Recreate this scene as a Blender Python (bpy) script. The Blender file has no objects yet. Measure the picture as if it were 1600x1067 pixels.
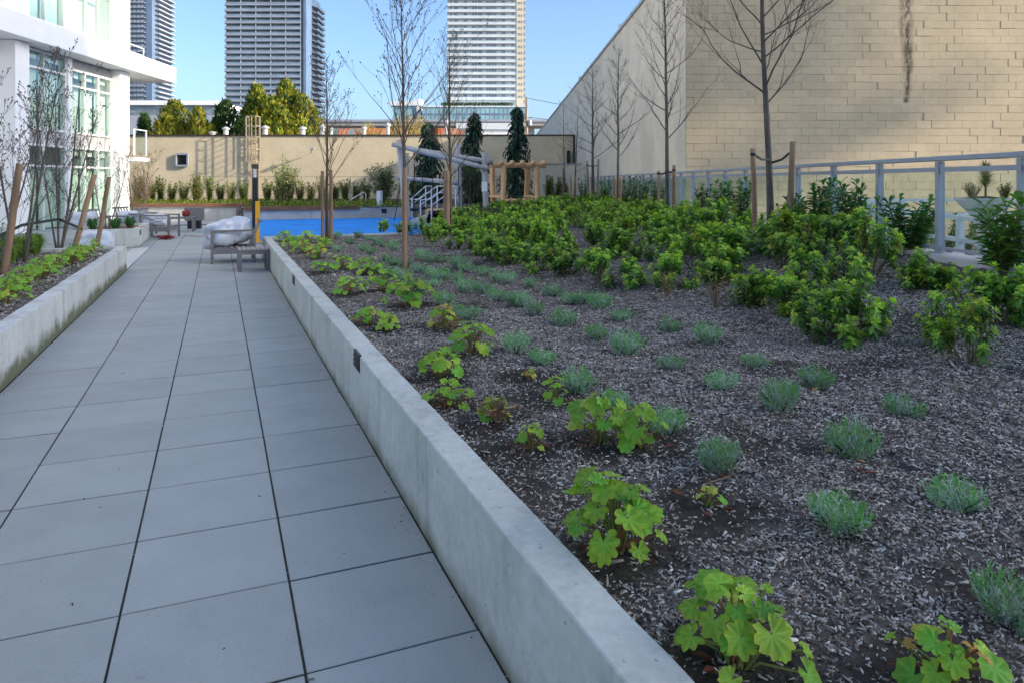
import bpy, math, random
import numpy as np
from mathutils import Vector, Matrix, noise

R = math.radians
SC = bpy.context.scene
COL = SC.collection
# ------------------------------------------------------------------ camera, sky, sun, exposure
FPX, HEYE, VX, VY = 1090.0, 1.6, 780.0, 285.0          # focal length in photo pixels, eye height, vanishing point
cd = bpy.data.cameras.new('camera'); cam = bpy.data.objects.new('camera', cd); COL.objects.link(cam)
cd.sensor_fit = 'HORIZONTAL'; cd.sensor_width = 36.0; cd.lens = 36.0 * FPX / 1600
cd.shift_x = (800 - VX) / 1600; cd.shift_y = -(533.5 - VY) / 1600
cd.clip_start = .05; cd.clip_end = 6000
cam.location = (0, 0, HEYE); cam.rotation_euler = (R(90), 0, 0)
SC.camera = cam
SUN = Vector((1.0, -.27, .43)).normalized()            # towards the sun
w = bpy.data.worlds.new('World'); SC.world = w; w.use_nodes = True
nt = w.node_tree; bg = nt.nodes['Background']
sk = nt.nodes.new('ShaderNodeTexSky'); sk.sky_type = 'NISHITA'; sk.sun_disc = False
sk.sun_elevation = math.asin(SUN.z); sk.sun_rotation = math.atan2(SUN.x, SUN.y)
sk.altitude = 50; sk.air_density = .85; sk.dust_density = 2.8; sk.ozone_density = 3.9
nt.links.new(sk.outputs[0], bg.inputs[0]); bg.inputs[1].default_value = .15
sl = bpy.data.lights.new('sun', 'SUN'); sl.energy = 3.2; sl.angle = R(.53); sl.color = (1, .88, .70)
so = bpy.data.objects.new('sun', sl); COL.objects.link(so); so.rotation_euler = (-SUN).to_track_quat('-Z', 'Y').to_euler()
SC.view_settings.view_transform = 'Standard'; SC.view_settings.look = 'None'
SC.view_settings.gamma = 1; SC.view_settings.exposure = 1.15
SC.cycles.max_bounces = 6; SC.cycles.transparent_max_bounces = 12; SC.cycles.use_denoising = True

# ------------------------------------------------------------------ materials
def pr(m): return m.node_tree.nodes['Principled BSDF']
def setspec(p, v): p.inputs['Specular IOR Level'].default_value = v
class NT:
    def __init__(s, m): s.t = m.node_tree; s.n = s.t.nodes
    def new(s, k, **kw):
        n = s.n.new(k)
        for a, b in kw.items(): setattr(n, a, b)
        return n
    def link(s, a, b): s.t.links.new(a, b)
    def noise(s, vec, scale, detail=4, rough=.55, stretch=None):
        if stretch:
            mp = s.new('ShaderNodeMapping'); mp.inputs['Scale'].default_value = stretch; s.link(vec, mp.inputs[0]); vec = mp.outputs[0]
        n = s.new('ShaderNodeTexNoise'); n.inputs['Scale'].default_value = scale; n.inputs['Detail'].default_value = detail
        n.inputs['Roughness'].default_value = rough; s.link(vec, n.inputs['Vector']); return n.outputs['Fac']
    def ramp(s, fac, stops):
        r = s.new('ShaderNodeValToRGB'); e = r.color_ramp.elements
        while len(e) < len(stops): e.new(.5)
        for i, (p, c) in enumerate(stops):
            e[i].position = p; e[i].color = (c, c, c, 1) if not isinstance(c, tuple) else (*c, 1)
        s.link(fac, r.inputs[0]); return r.outputs[0]
    def mix(s, a, b, fac, mode='MIX'):
        n = s.new('ShaderNodeMix', data_type='RGBA', blend_type=mode)
        for sock, v in ((n.inputs[0], fac), (n.inputs[6], a), (n.inputs[7], b)):
            if isinstance(v, (int, float)): sock.default_value = v
            elif isinstance(v, tuple): sock.default_value = (*v, 1)
            else: s.link(v, sock)
        return n.outputs[2]
    def math(s, op, a, b=0.0, c=None):
        n = s.new('ShaderNodeMath', operation=op)
        for i, v in enumerate((a, b, c)):
            if v is None: continue
            if isinstance(v, (int, float)): n.inputs[i].default_value = v
            else: s.link(v, n.inputs[i])
        return n.outputs[0]
    def bump(s, h, strength, dist=.02):
        b = s.new('ShaderNodeBump'); b.inputs['Strength'].default_value = strength; b.inputs['Distance'].default_value = dist
        s.link(h, b.inputs['Height']); s.link(b.outputs[0], s.n['Principled BSDF'].inputs['Normal'])
def newmat(name):
    m = bpy.data.materials.new(name); m.use_nodes = True; return m, NT(m)
def mat(name, col, rough=.7, var=.25, scale=6, bump=.15, bscale=None, spec=.35, metal=0, rnd=0, stretch=None, coords='Object', bdist=.01):
    m, t = newmat(name); p = pr(m)
    p.inputs['Roughness'].default_value = rough; setspec(p, spec); p.inputs['Metallic'].default_value = metal
    tc = t.new('ShaderNodeTexCoord').outputs[coords] if coords != 'World' else t.new('ShaderNodeNewGeometry').outputs['Position']
    f = t.noise(tc, scale, 5, .6, stretch)
    lo = tuple(c * (1 - var) for c in col); hi = tuple(min(1, c * (1 + var)) for c in col)
    c = t.ramp(f, [(.3, lo), (.7, hi)])
    if rnd:
        oi = t.new('ShaderNodeObjectInfo').outputs['Random']
        c = t.mix(c, t.ramp(oi, [(0, 1 - rnd), (1, 1.0)]), 1.0, 'MULTIPLY')
    t.link(c, p.inputs['Base Color'])
    if bump: t.bump(t.noise(tc, bscale or scale * 4, 4, .6, stretch), bump, bdist)
    return m
def leafmat(name, rough=.45, trans=.3, spec=.4):
    m, t = newmat(name); p = pr(m); p.inputs['Roughness'].default_value = rough; setspec(p, spec)
    a = t.new('ShaderNodeAttribute'); a.attribute_name = 'tint'
    oi = t.new('ShaderNodeObjectInfo').outputs['Random']
    c = t.mix(a.outputs['Color'], t.ramp(oi, [(0, .72), (1, 1.1)]), 1.0, 'MULTIPLY')
    t.link(c, p.inputs['Base Color'])
    tr = t.new('ShaderNodeBsdfTranslucent'); t.link(t.mix(c, (1.0, 1.15, .5), 1.0, 'MULTIPLY'), tr.inputs[0])
    ms = t.new('ShaderNodeMixShader'); ms.inputs[0].default_value = trans
    t.link(p.outputs[0], ms.inputs[1]); t.link(tr.outputs[0], ms.inputs[2]); t.link(ms.outputs[0], m.node_tree.nodes['Material Output'].inputs[0])
    return m
def tintmat(name, rough=.85, spec=.2):
    m, t = newmat(name); p = pr(m); p.inputs['Roughness'].default_value = rough; setspec(p, spec)
    a = t.new('ShaderNodeAttribute'); a.attribute_name = 'tint'; t.link(a.outputs['Color'], p.inputs['Base Color']); return m
def glassmat(name, tint=(.95, 1, .98), gloss=.12, rough=.02, gcol=(.9, .95, 1)):
    m, t = newmat(name); t.n.remove(t.n['Principled BSDF'])
    tr = t.new('ShaderNodeBsdfTransparent'); tr.inputs[0].default_value = (*tint, 1)
    gl = t.new('ShaderNodeBsdfGlossy'); gl.inputs['Roughness'].default_value = rough; gl.inputs[0].default_value = (*gcol, 1)
    ms = t.new('ShaderNodeMixShader'); ms.inputs[0].default_value = gloss
    t.link(tr.outputs[0], ms.inputs[1]); t.link(gl.outputs[0], ms.inputs[2]); t.link(ms.outputs[0], t.n['Material Output'].inputs[0]); return m
def concrete(name, col, moss=0.0, streak=.35, zmoss=.0):
    m, t = newmat(name); p = pr(m); p.inputs['Roughness'].default_value = .8; setspec(p, .25)
    pos = t.new('ShaderNodeNewGeometry').outputs['Position']
    big = t.noise(pos, 1.6, 5, .6); fine = t.noise(pos, 22, 5, .65)
    c = t.ramp(big, [(.3, tuple(x * .82 for x in col)), (.7, tuple(min(1, x * 1.1) for x in col))])
    c = t.mix(c, t.ramp(fine, [(.3, .86), (.7, 1.06)]), 1.0, 'MULTIPLY')
    st = t.noise(pos, 5.5, 4, .6, (1, 1, .12))
    c = t.mix(c, t.ramp(st, [(.52, 1.0), (.72, 1 - streak)]), .8, 'MULTIPLY')
    blot = t.noise(pos, 3.1, 2, .5, (1, 1, .55))
    c = t.mix(c, t.ramp(blot, [(.66, 1.0), (.70, .80)]), .8, 'MULTIPLY')
    ph = t.noise(pos, 48, 1, .4); c = t.mix(c, t.ramp(ph, [(.73, 1.0), (.77, .55)]), .8, 'MULTIPLY')
    if moss:
        sx = t.new('ShaderNodeSeparateXYZ'); t.link(pos, sx.inputs[0])
        n2 = t.noise(pos, 4, 5, .65)
        h = t.math('SUBTRACT', t.math('MULTIPLY', n2, moss), t.math('SUBTRACT', sx.outputs[2], zmoss))
        f = t.ramp(t.math('MULTIPLY_ADD', h, 9.0, 0.0), [(0, 0.0), (1, .85)])
        c = t.mix(c, (.085, .10, .03), f)
    t.link(c, p.inputs['Base Color']); t.bump(fine, .15, .004); return m

M = {}
M['paver'] = mat('paver_concrete', (.385, .408, .385), .86, .05, 3.0, .2, 160, .2, rnd=.09)
def _pv():
    m = M['paver']; t = NT(m); p = pr(m)
    pos = t.new('ShaderNodeNewGeometry').outputs['Position']
    old = p.inputs['Base Color'].links[0].from_socket
    sp = t.noise(pos, 95, 3, .7); c = t.mix(old, t.ramp(sp, [(.30, .78), (.45, 1.0), (.7, 1.04)]), .75, 'MULTIPLY')
    st = t.noise(pos, 1.7, 6, .7); c = t.mix(c, t.ramp(st, [(.3, .93), (.7, 1.04)]), 1, 'MULTIPLY')
    sp2 = t.noise(pos, 9, 2, .5); c = t.mix(c, (.20, .19, .16), t.ramp(sp2, [(.72, 0.0), (.76, .5)]))
    t.link(c, p.inputs['Base Color'])
_pv()
M['joint'] = mat('joint_grit', (.028, .028, .025), .95, .4, 30, .3)
M['wallc'] = concrete('planter_concrete', (.56, .575, .51), .17, .34)
M['wallm'] = concrete('mossy_concrete', (.60, .605, .57), .34, .42)
M['wallb'] = concrete('back_concrete', (.50, .50, .48), 0, .25)
M['pale_strip'] = mat('pale_concrete', (.55, .55, .53), .8, .08, 4, .1)
M['soil'] = mat('soil_mulch', (.17, .145, .122), .95, .5, 16, .9, 60, .15, coords='World', bdist=.03)
def _so():
    m = M['soil']; t = NT(m); p = pr(m); old = p.inputs['Base Color'].links[0].from_socket; a = t.new('ShaderNodeAttribute'); a.attribute_name = 'tint'
    t.link(t.mix(old, a.outputs['Color'], 1.0, 'MULTIPLY'), p.inputs['Base Color'])
_so()
M['chips'] = tintmat('mulch_chip')
M['leaf'] = leafmat('leaf_green', .5, .36, .3)
M['gloss_leaf'] = leafmat('leaf_glossy', .36, .40, .5)
M['dull_leaf'] = leafmat('leaf_dull', .6, .25, .25)
M['bark'] = mat('bark_grey', (.115, .10, .085), .9, .45, 14, .5, 40, .2, stretch=(1, 1, .25))
M['bark2'] = mat('bark_brown', (.13, .095, .065), .9, .4, 14, .5, 40, .2, stretch=(1, 1, .25))
M['stem'] = tintmat('stem')
M['stake'] = mat('stake_wood', (.33, .215, .135), .85, .35, 9, .3, 40, .2, stretch=(1, 1, .08), rnd=.25)
M['strap'] = mat('strap_rubber', (.02, .03, .025), .6, .2, 20, 0)
M['beige'] = None
def blockwall(name, col, bump, stain=False, rnd=0, lines=True):
    m, t = newmat(name); p = pr(m); p.inputs['Roughness'].default_value = .75; setspec(p, .25)
    pos = t.new('ShaderNodeNewGeometry').outputs['Position']
    c = t.ramp(t.noise(pos, .7, 5, .6), [(.3, tuple(x * .88 for x in col)), (.7, tuple(x * 1.08 for x in col))])
    c = t.mix(c, t.ramp(t.noise(pos, 6, 4, .65), [(.3, .92), (.75, 1.05)]), 1, 'MULTIPLY')
    if rnd:
        oi = t.new('ShaderNodeObjectInfo').outputs['Random']
        c = t.mix(c, t.ramp(oi, [(0, 1 - rnd), (1, 1.04)]), 1.0, 'MULTIPLY')
    sx = t.new('ShaderNodeSeparateXYZ'); t.link(pos, sx.inputs[0])
    if stain:                                            # one long rusty drip below a roof outlet
        dx = t.math('ABSOLUTE', t.math('SUBTRACT', sx.outputs[0], t.math('MULTIPLY_ADD', t.noise(pos, 1.2), .22, 10.70)))
        wd = t.math('MULTIPLY_ADD', sx.outputs[2], .05, -.06)
        f = t.math('SUBTRACT', 1.0, t.math('DIVIDE', dx, wd))
        f = t.math('MULTIPLY', f, t.math('GREATER_THAN', sx.outputs[2], 3.7))
        f = t.math('MULTIPLY', f, t.ramp(t.noise(pos, 5, 4, .7, (1.5, 1, .7)), [(.35, .1), (.62, 1.3)]))
        c = t.mix(c, (.06, .045, .028), t.ramp(f, [(0, 0.0), (.8, .88)]))
    t.link(c, p.inputs['Base Color'])
    if lines:
        cb = t.new('ShaderNodeCombineXYZ'); t.link(t.math('ADD', sx.outputs[0], sx.outputs[1]), cb.inputs[0]); t.link(sx.outputs[2], cb.inputs[1])
        br = t.new('ShaderNodeTexBrick'); br.inputs['Scale'].default_value = 1.0; br.inputs['Brick Width'].default_value = .406; br.inputs['Row Height'].default_value = .203
        br.inputs['Mortar Size'].default_value = .006; br.inputs['Color1'].default_value = br.inputs['Color2'].default_value = (1, 1, 1, 1); br.inputs['Mortar'].default_value = (0, 0, 0, 1)
        t.link(cb.outputs[0], br.inputs['Vector'])
        t.bump(br.outputs['Color'], bump, .006)
    else: t.bump(t.noise(pos, 60, 4, .6), bump, .006)
    return m
BEIGE = (.58, .465, .30)
M['block'] = blockwall('painted_block', BEIGE, .25, True, .06, lines=False)
M['mortar'] = blockwall('painted_mortar', tuple(x * .84 for x in BEIGE), .2, True, 0, lines=False)
M['sidewall'] = blockwall('painted_side_wall', (.74, .65, .51), .7)
M['backwall'] = blockwall('painted_back_wall', (.66, .56, .385), .5)
M['coping'] = mat('dark_coping', (.06, .045, .035), .6, .2, 8, 0)
M['white'] = mat('white_cladding', (.80, .80, .79), .6, .04, 2, .05)
M['offwhite'] = mat('offwhite_frame', (.68, .69, .68), .5, .04, 2, 0)
M['greyframe'] = mat('grey_spandrel', (.36, .35, .35), .6, .1, 2, 0)
M['blind'] = mat('window_blind', (.76, .80, .74), .8, .08, 1.5, 0)
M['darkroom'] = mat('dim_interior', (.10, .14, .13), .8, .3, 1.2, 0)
M['winglass'] = glassmat('window_glass', (.90, .97, .93), .15, .02)
M['fglass'] = glassmat('fence_glass', (.86, .93, .92), .07, .01)
M['alu'] = mat('grey_painted_metal', (.31, .345, .39), .45, .06, 6, .03, spec=.5)
M['rail'] = mat('pale_painted_rail', (.66, .68, .70), .45, .06, 6, 0, spec=.5)
M['steel'] = mat('galvanised_steel', (.50, .51, .52), .4, .1, 8, 0, spec=.5, metal=.4)
M['thinsteel'] = mat('weathered_steel', (.36, .30, .22), .6, .15, 8, 0)
M['vent'] = mat('vent_metal', (.48, .49, .50), .5, .1, 6, 0, metal=.2)
M['log'] = mat('weathered_log', (.42, .405, .39), .85, .25, 4, .4, 16, .2, stretch=(1, 1, .2))
M['peel'] = mat('peeled_log', (.74, .47, .25), .75, .22, 4, .3, 16, .2, stretch=(1, 1, .3))
M['deckwood'] = mat('bench_wood', (.20, .10, .06), .7, .3, 6, .2, 20, .2, stretch=(.2, 1, 1))
M['blue'] = mat('blue_rubber', (.015, .25, .74), .8, .32, 1.6, .1, coords='World', stretch=(.4, 2, 1))
M['black'] = mat('black_metal', (.018, .018, .02), .45, .1, 6, 0)
M['orange'] = mat('yellow_painted_metal', (.72, .36, .02), .5, .08, 4, 0)
M['furn'] = mat('taupe_furniture', (.19, .175, .165), .6, .12, 10, .05)
M['slat'] = mat('taupe_slat', (.30, .27, .245), .7, .12, 10, .1, stretch=(1, .1, 1))
M['wrap'] = mat('plastic_wrap', (.52, .56, .62), .28, .12, 5, .6, 7, .6, bdist=.02)
M['cushion'] = mat('pale_cushion', (.5, .5, .5), .9, .05, 5, .1)
M['red'] = mat('red_strap', (.28, .03, .03), .6, .15, 10, 0)
M['yellowtag'] = mat('yellow_ribbon', (.75, .55, .02), .5, .1, 10, 0)
M['rope'] = mat('black_rope', (.03, .03, .035), .9, .2, 30, 0)
M['ground'] = mat('pale_concrete_ground', (.40, .40, .39), .85, .12, .6, .1, 8, .2, coords='World')
M['far_ground'] = mat('far_ground', (.20, .20, .19), .9, .2, .05, 0, coords='World')
M['urn'] = mat('urn_stone', (.55, .55, .53), .7, .1, 5, .1)
M['tank'] = mat('grey_dome', (.14, .125, .115), .6, .1, 5, 0)
M['tslab'] = mat('tower_slab', (.32, .35, .40), .7, .08, .2, 0, coords='World')
M['tslabw'] = mat('tower_slab_white', (.66, .69, .70), .7, .05, .2, 0, coords='World')
M['tglass'] = mat('tower_glass', (.22, .28, .36), .15, .35, .35, 0, spec=.8, coords='World', stretch=(1, 1, 2.2))
M['tglass2'] = mat('tower_window_glass', (.16, .20, .22), .15, .5, .5, 0, spec=.8, coords='World', stretch=(1, 1, 2))
M['trail'] = mat('tower_railing_glass', (.22, .28, .35), .2, .22, .25, 0, spec=.6, coords='World')
M['tgreen'] = mat('tower_railing_pale', (.54, .61, .63), .3, .1, .25, 0, spec=.5, coords='World')
M['tstrip'] = mat('tower_blue_strip', (.14, .20, .30), .2, .2, .1, 0, spec=.7, coords='World')
M['tbeige'] = mat('tower_beige', (.62, .55, .42), .7, .08, .1, 0, coords='World')
M['podium'] = mat('podium_glass', (.22, .38, .42), .12, .35, .12, 0, spec=.8, coords='World')
M['viaduct'] = mat('viaduct_concrete', (.33, .31, .29), .85, .12, .1, 0, coords='World')
def _mural():
    m, t = newmat('painted_mural'); p = pr(m)
    pos = t.new('ShaderNodeNewGeometry').outputs['Position']
    c = t.ramp(t.noise(pos, .33, 2, .5), [(.30, (.65, .13, .06)), (.44, (.62, .30, .10)), (.50, (.10, .36, .38)), (.56, (.64, .22, .14)), (.70, (.60, .42, .2))])
    t.link(c, p.inputs['Base Color']); return m
M['mural'] = _mural()

# ------------------------------------------------------------------ mesh helpers
class MB:
    def __init__(s): s.v = []; s.f = []; s.m = []; s.t = []; s.cur = 0; s.tint = (1, 1, 1)
    def add(s, vs, fs):
        o = len(s.v); s.v.extend([tuple(v) for v in vs]); s.t.extend([s.tint] * len(vs))
        for f in fs: s.f.append(tuple(i + o for i in f)); s.m.append(s.cur)
    def box(s, x0, x1, y0, y1, z0, z1, ang=0, bev=0):
        if bev:
            b = bev; vs = []
            for z, k in ((z0, b), (z0 + b, 0), (z1 - b, 0), (z1, b)):
                for x, y, ex, ey in ((x0, y0, 1, 1), (x1, y0, -1, 1), (x1, y1, -1, -1), (x0, y1, 1, -1)): vs.append((x + ex * k, y + ey * k, z))
            fs = [(3, 2, 1, 0), (12, 13, 14, 15)]
            for r in range(3):
                for i in range(4): a = r * 4 + i; b2 = r * 4 + (i + 1) % 4; fs.append((a, b2, b2 + 4, a + 4))
        else:
            vs = [(x0, y0, z0), (x1, y0, z0), (x1, y1, z0), (x0, y1, z0), (x0, y0, z1), (x1, y0, z1), (x1, y1, z1), (x0, y1, z1)]
            fs = [(3, 2, 1, 0), (4, 5, 6, 7), (0, 1, 5, 4), (1, 2, 6, 5), (2, 3, 7, 6), (3, 0, 4, 7)]
        s.add(vs, fs); return s
    def prism(s, poly, z0, z1):
        n = len(poly); vs = [(x, y, z0) for x, y in poly] + [(x, y, z1) for x, y in poly]
        s.add(vs, [tuple(range(n - 1, -1, -1)), tuple(range(n, 2 * n))] + [(i, (i + 1) % n, n + (i + 1) % n, n + i) for i in range(n)]); return s
    def bar(s, a, b, w, h=None):
        a = Vector(a); b = Vector(b); h = h or w; d = (b - a).normalized()
        u = Vector((0, 0, 1)) if abs(d.z) < .95 else Vector((0, 1, 0))
        r = d.cross(u).normalized(); u = r.cross(d)
        vs = [p + r * (w / 2 * i) + u * (h / 2 * j) for p in (a, b) for i, j in ((-1, -1), (1, -1), (1, 1), (-1, 1))]
        s.add(vs, [(0, 1, 2, 3), (7, 6, 5, 4), (0, 4, 5, 1), (1, 5, 6, 2), (2, 6, 7, 3), (3, 7, 4, 0)]); return s
    def tube(s, pts, rad, n=6, cap=True):
        pts = [Vector(p) for p in pts]; k = len(pts)
        if isinstance(rad, (int, float)): rad = [rad] * k
        d0 = (pts[1] - pts[0]).normalized(); r = d0.orthogonal().normalized(); vs = []
        for i in range(k):
            d = (pts[min(i + 1, k - 1)] - pts[max(i - 1, 0)]).normalized()
            r = (r - d * r.dot(d)).normalized(); q = d.cross(r)
            for j in range(n):
                a = 2 * math.pi * j / n; vs.append(pts[i] + (r * math.cos(a) + q * math.sin(a)) * rad[i])
        fs = [(i * n + j, i * n + (j + 1) % n, (i + 1) * n + (j + 1) % n, (i + 1) * n + j) for i in range(k - 1) for j in range(n)]
        if cap: fs += [tuple(range(n - 1, -1, -1)), tuple(range((k - 1) * n, k * n))]
        s.add(vs, fs); return s
    def lathe(s, prof, c=(0, 0, 0), n=14):
        vs = [(c[0] + r * math.cos(2 * math.pi * j / n), c[1] + r * math.sin(2 * math.pi * j / n), c[2] + z) for r, z in prof for j in range(n)]
        k = len(prof)
        fs = [(i * n + j, i * n + (j + 1) % n, (i + 1) * n + (j + 1) % n, (i + 1) * n + j) for i in range(k - 1) for j in range(n)]
        s.add(vs, fs + [tuple(range(n - 1, -1, -1)), tuple(range((k - 1) * n, k * n))]); return s
    def leaf(s, b, d, L, W, fold=.25, droop=.0, up=None):
        b = Vector(b); d = Vector(d).normalized(); up = up or Vector((0, 0, 1))
        sd = d.cross(up)
        if sd.length < .05: sd = d.orthogonal()
        sd.normalize(); nn = sd.cross(d)
        m = b + d * L * .5 - nn * (W * fold); t = b + d * L - Vector((0, 0, droop * L))
        s.add([b, b + d * L * .5 + sd * W / 2, t, b + d * L * .5 - sd * W / 2, m], [(0, 1, 2, 4), (0, 4, 2, 3)]); return s
    def leaf2(s, b, d, L, W, fold=.2, droop=.1, up=None):
        b = Vector(b); d = Vector(d).normalized(); up = up or Vector((0, 0, 1)); sd = d.cross(up)
        if sd.length < .05: sd = d.orthogonal()
        sd.normalize(); nn = sd.cross(d); dz = Vector((0, 0, droop * L)); p1 = b + d * L * .36; p2 = b + d * L * .74 - dz * .45; t = b + d * L - dz; f = nn * (W * fold)
        s.add([b, p1 + sd * W * .34, p1 - f, p1 - sd * W * .34, p2 + sd * W * .5, p2 - f, p2 - sd * W * .5, t], [(0, 1, 2), (0, 2, 3), (1, 4, 5, 2), (2, 5, 6, 3), (4, 7, 5), (5, 7, 6)]); return s
    def mesh(s, name):
        me = bpy.data.meshes.new(name); me.from_pydata(s.v, [], s.f)
        a = me.attributes.new('tint', 'FLOAT_COLOR', 'POINT')
        a.data.foreach_set('color', np.c_[np.array(s.t, 'f'), np.ones(len(s.t), 'f')].ravel())
        if any(s.m): me.polygons.foreach_set('material_index', s.m)
        return me
    def build(s, name, mats, parent=None, smooth=False):
        me = s.mesh(name)
        for k in (mats if isinstance(mats, (list, tuple)) else [mats]): me.materials.append(M[k] if isinstance(k, str) else k)
        if smooth: me.polygons.foreach_set('use_smooth', [True] * len(me.polygons))
        return link(name, me, parent)
def link(name, me, parent=None):
    o = bpy.data.objects.new(name, me); COL.objects.link(o)
    if parent: o.parent = parent
    return o
def tag(o, label=None, cat=None, group=None, kind=None):
    for k, v in (('label', label), ('category', cat), ('group', group), ('kind', kind)):
        if v: o[k] = v
    return o
def empty(name, loc, rz=0, label=None, cat=None, group=None):
    o = bpy.data.objects.new(name, None); COL.objects.link(o); o.location = loc; o.rotation_euler = (0, 0, rz); o.empty_display_size = .1
    return tag(o, label, cat, group)
def kids(o): return [c for c in COL.objects if c.parent == o]
ORD = ['zeroth', 'first', 'second', 'third', 'fourth', 'fifth', 'sixth', 'seventh', 'eighth', 'ninth', 'tenth', 'eleventh', 'twelfth', 'thirteenth', 'fourteenth',
       'fifteenth', 'sixteenth', 'seventeenth', 'eighteenth', 'nineteenth', 'twentieth', '21st', '22nd', '23rd', '24th', '25th', '26th', '27th', '28th', '29th', '30th',
       '31st', '32nd', '33rd', '34th', '35th', '36th', '37th', '38th', '39th', '40th']
def jit(c, a, rg=random):
    k = 1 + rg.uniform(-a, a); return (c[0] * k * (1 + rg.uniform(-a, a) * .5), c[1] * k, c[2] * k * (1 + rg.uniform(-a, a) * .5))

# ------------------------------------------------------------------ the place: path frame (u across, v along), soil height
O = Vector((.041, 2.23)); TH = math.atan(.4028); D2 = Vector((-math.sin(TH), math.cos(TH))); N2 = Vector((math.cos(TH), math.sin(TH)))
def uv(x, y): p = Vector((x, y)) - O; return p.dot(N2), p.dot(D2)
def xy(u, v): p = O + N2 * u + D2 * v; return p.x, p.y
def sstep(t): t = min(1, max(0, t)); return t * t * (3 - 2 * t)
def zs(x, y):
    u, v = uv(x, y)
    z = .40 + .40 * sstep((u - .1) / 7) * sstep((x + 2.5) / 6) + .03 * math.sin(u * 1.1 + v * .37) * sstep(u)
    return z - .10 * sstep((y - 20) / 10)
def zsd(x, y):
    return zs(x, y) + .030 * noise.noise((x * 1.7, y * 1.7, 0)) + .020 * noise.noise((x * 6, y * 6, 3)) + .012 * noise.noise((x * 17, y * 17, 7))
def at(px, py, z): Y = FPX * (HEYE - z) / (py - VY); return (px - VX) / FPX * Y, Y
def soil_at(px, py):
    z = .5
    for _ in range(25): x, y = at(px, py, z); y = min(y, 34); x = (px - VX) / FPX * y; z = .5 * z + .5 * zs(x, y)
    return x, y, zsd(x, y)
def fx(px, Y): return (px - VX) / FPX * Y
def fz(py, Y): return HEYE + (VY - py) / FPX * Y

# ------------------------------------------------------------------ ground, path, pavers
g = MB(); g.box(-3000, 3000, -300, 4500, -3.4, -3.0); tag(g.build('ground', 'far_ground'), kind='structure', label='grey ground reaching to the skyline')
g = MB(); g.box(-18, 24, -12, 45.6, -2.9, -.07); tag(g.build('terrace_ground', 'ground'), kind='structure', label='pale concrete terrace under the garden')
path = empty('paved_path', (0, 0, 0)); tag(path, 'path of large grey concrete slabs between two planters', None, kind='structure')
bed = MB(); bed.prism([xy(0, -6), xy(0, 26.8), xy(-2.43, 26.8), xy(-9.5, 26.8), xy(-9.5, 13), xy(-2.43, 13), xy(-2.43, -6)], -.06, -.0045); bed.build('joint_bed', 'joint', path)
PW, PL, V0 = .6025, .572, .866
pv = MB(); pv.box(-PW / 2 + .0045, PW / 2 - .0045, -PL / 2 + .0056, PL / 2 - .0056, -.05, 0, bev=.003); pvm = pv.mesh('paver'); pvm.materials.append(M['paver'])
rp = random.Random(4)
far = MB(); npv = 0
for k in range(-7, 44):
    for c in range(-15, 4):
        u = -.004 - PW * (3 - c) - PW / 2 if c < 4 else 0
        v = V0 + PL * (k + .5)
        if v > 26.4: continue
        if u < -2.42 and (v < 13.2 or u < -9.3): continue
        x, y = xy(u, v)
        vis = y > 1.2 and -1150 < (x / max(y, .1)) * FPX and y < 19
        if u > -2.42 and vis or (u > -6 and vis and npv < 290 and y < 19):
            o = link('paver', pvm, path); o.location = (x, y, rp.uniform(-.002, .002)); o.rotation_euler = (rp.gauss(0, .0012), rp.gauss(0, .0012), TH + rp.gauss(0, .0012)); npv += 1
        elif y > 19 or u < -6:
            dx = PW / 2 - .006; dy = PL / 2 - .004; q = [xy(u - dx, v - dy), xy(u + dx, v - dy), xy(u + dx, v + dy), xy(u - dx, v + dy)]
            far.prism(q, -.04, rp.uniform(-.0015, .0015))
tag(far.build('far_pavers', 'paver', path), kind='stuff')
st = MB(); st.prism([xy(-2.43, 12.36), xy(-2.43, 17.0), xy(-2.78, 17.0), xy(-2.78, 12.36)], -.055, .004)
tag(st.build('pale_edge_strip', 'pale_strip'), kind='structure', label='pale concrete strip beside the small planter')
st = MB(); st.prism([xy(-2.78, 12.36), xy(-2.78, 13.2), xy(-9.5, 13.2), xy(-9.5, 12.36)], -.055, -.002)
tag(st.build('terrace_paving', 'pale_strip'), kind='structure', label='pale paving behind the long planter wall')
bl = MB(); bl.prism([at(407, 372, 0), (-4.9, 15.2), (-1.5, 17.5), (-1.2, 31), at(640, 340.5, 0), at(383, 345, 0)], -.03, .012)
tag(bl.build('playground_surface', 'blue'), kind='structure', label='bright blue rubber playground surface')

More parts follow.
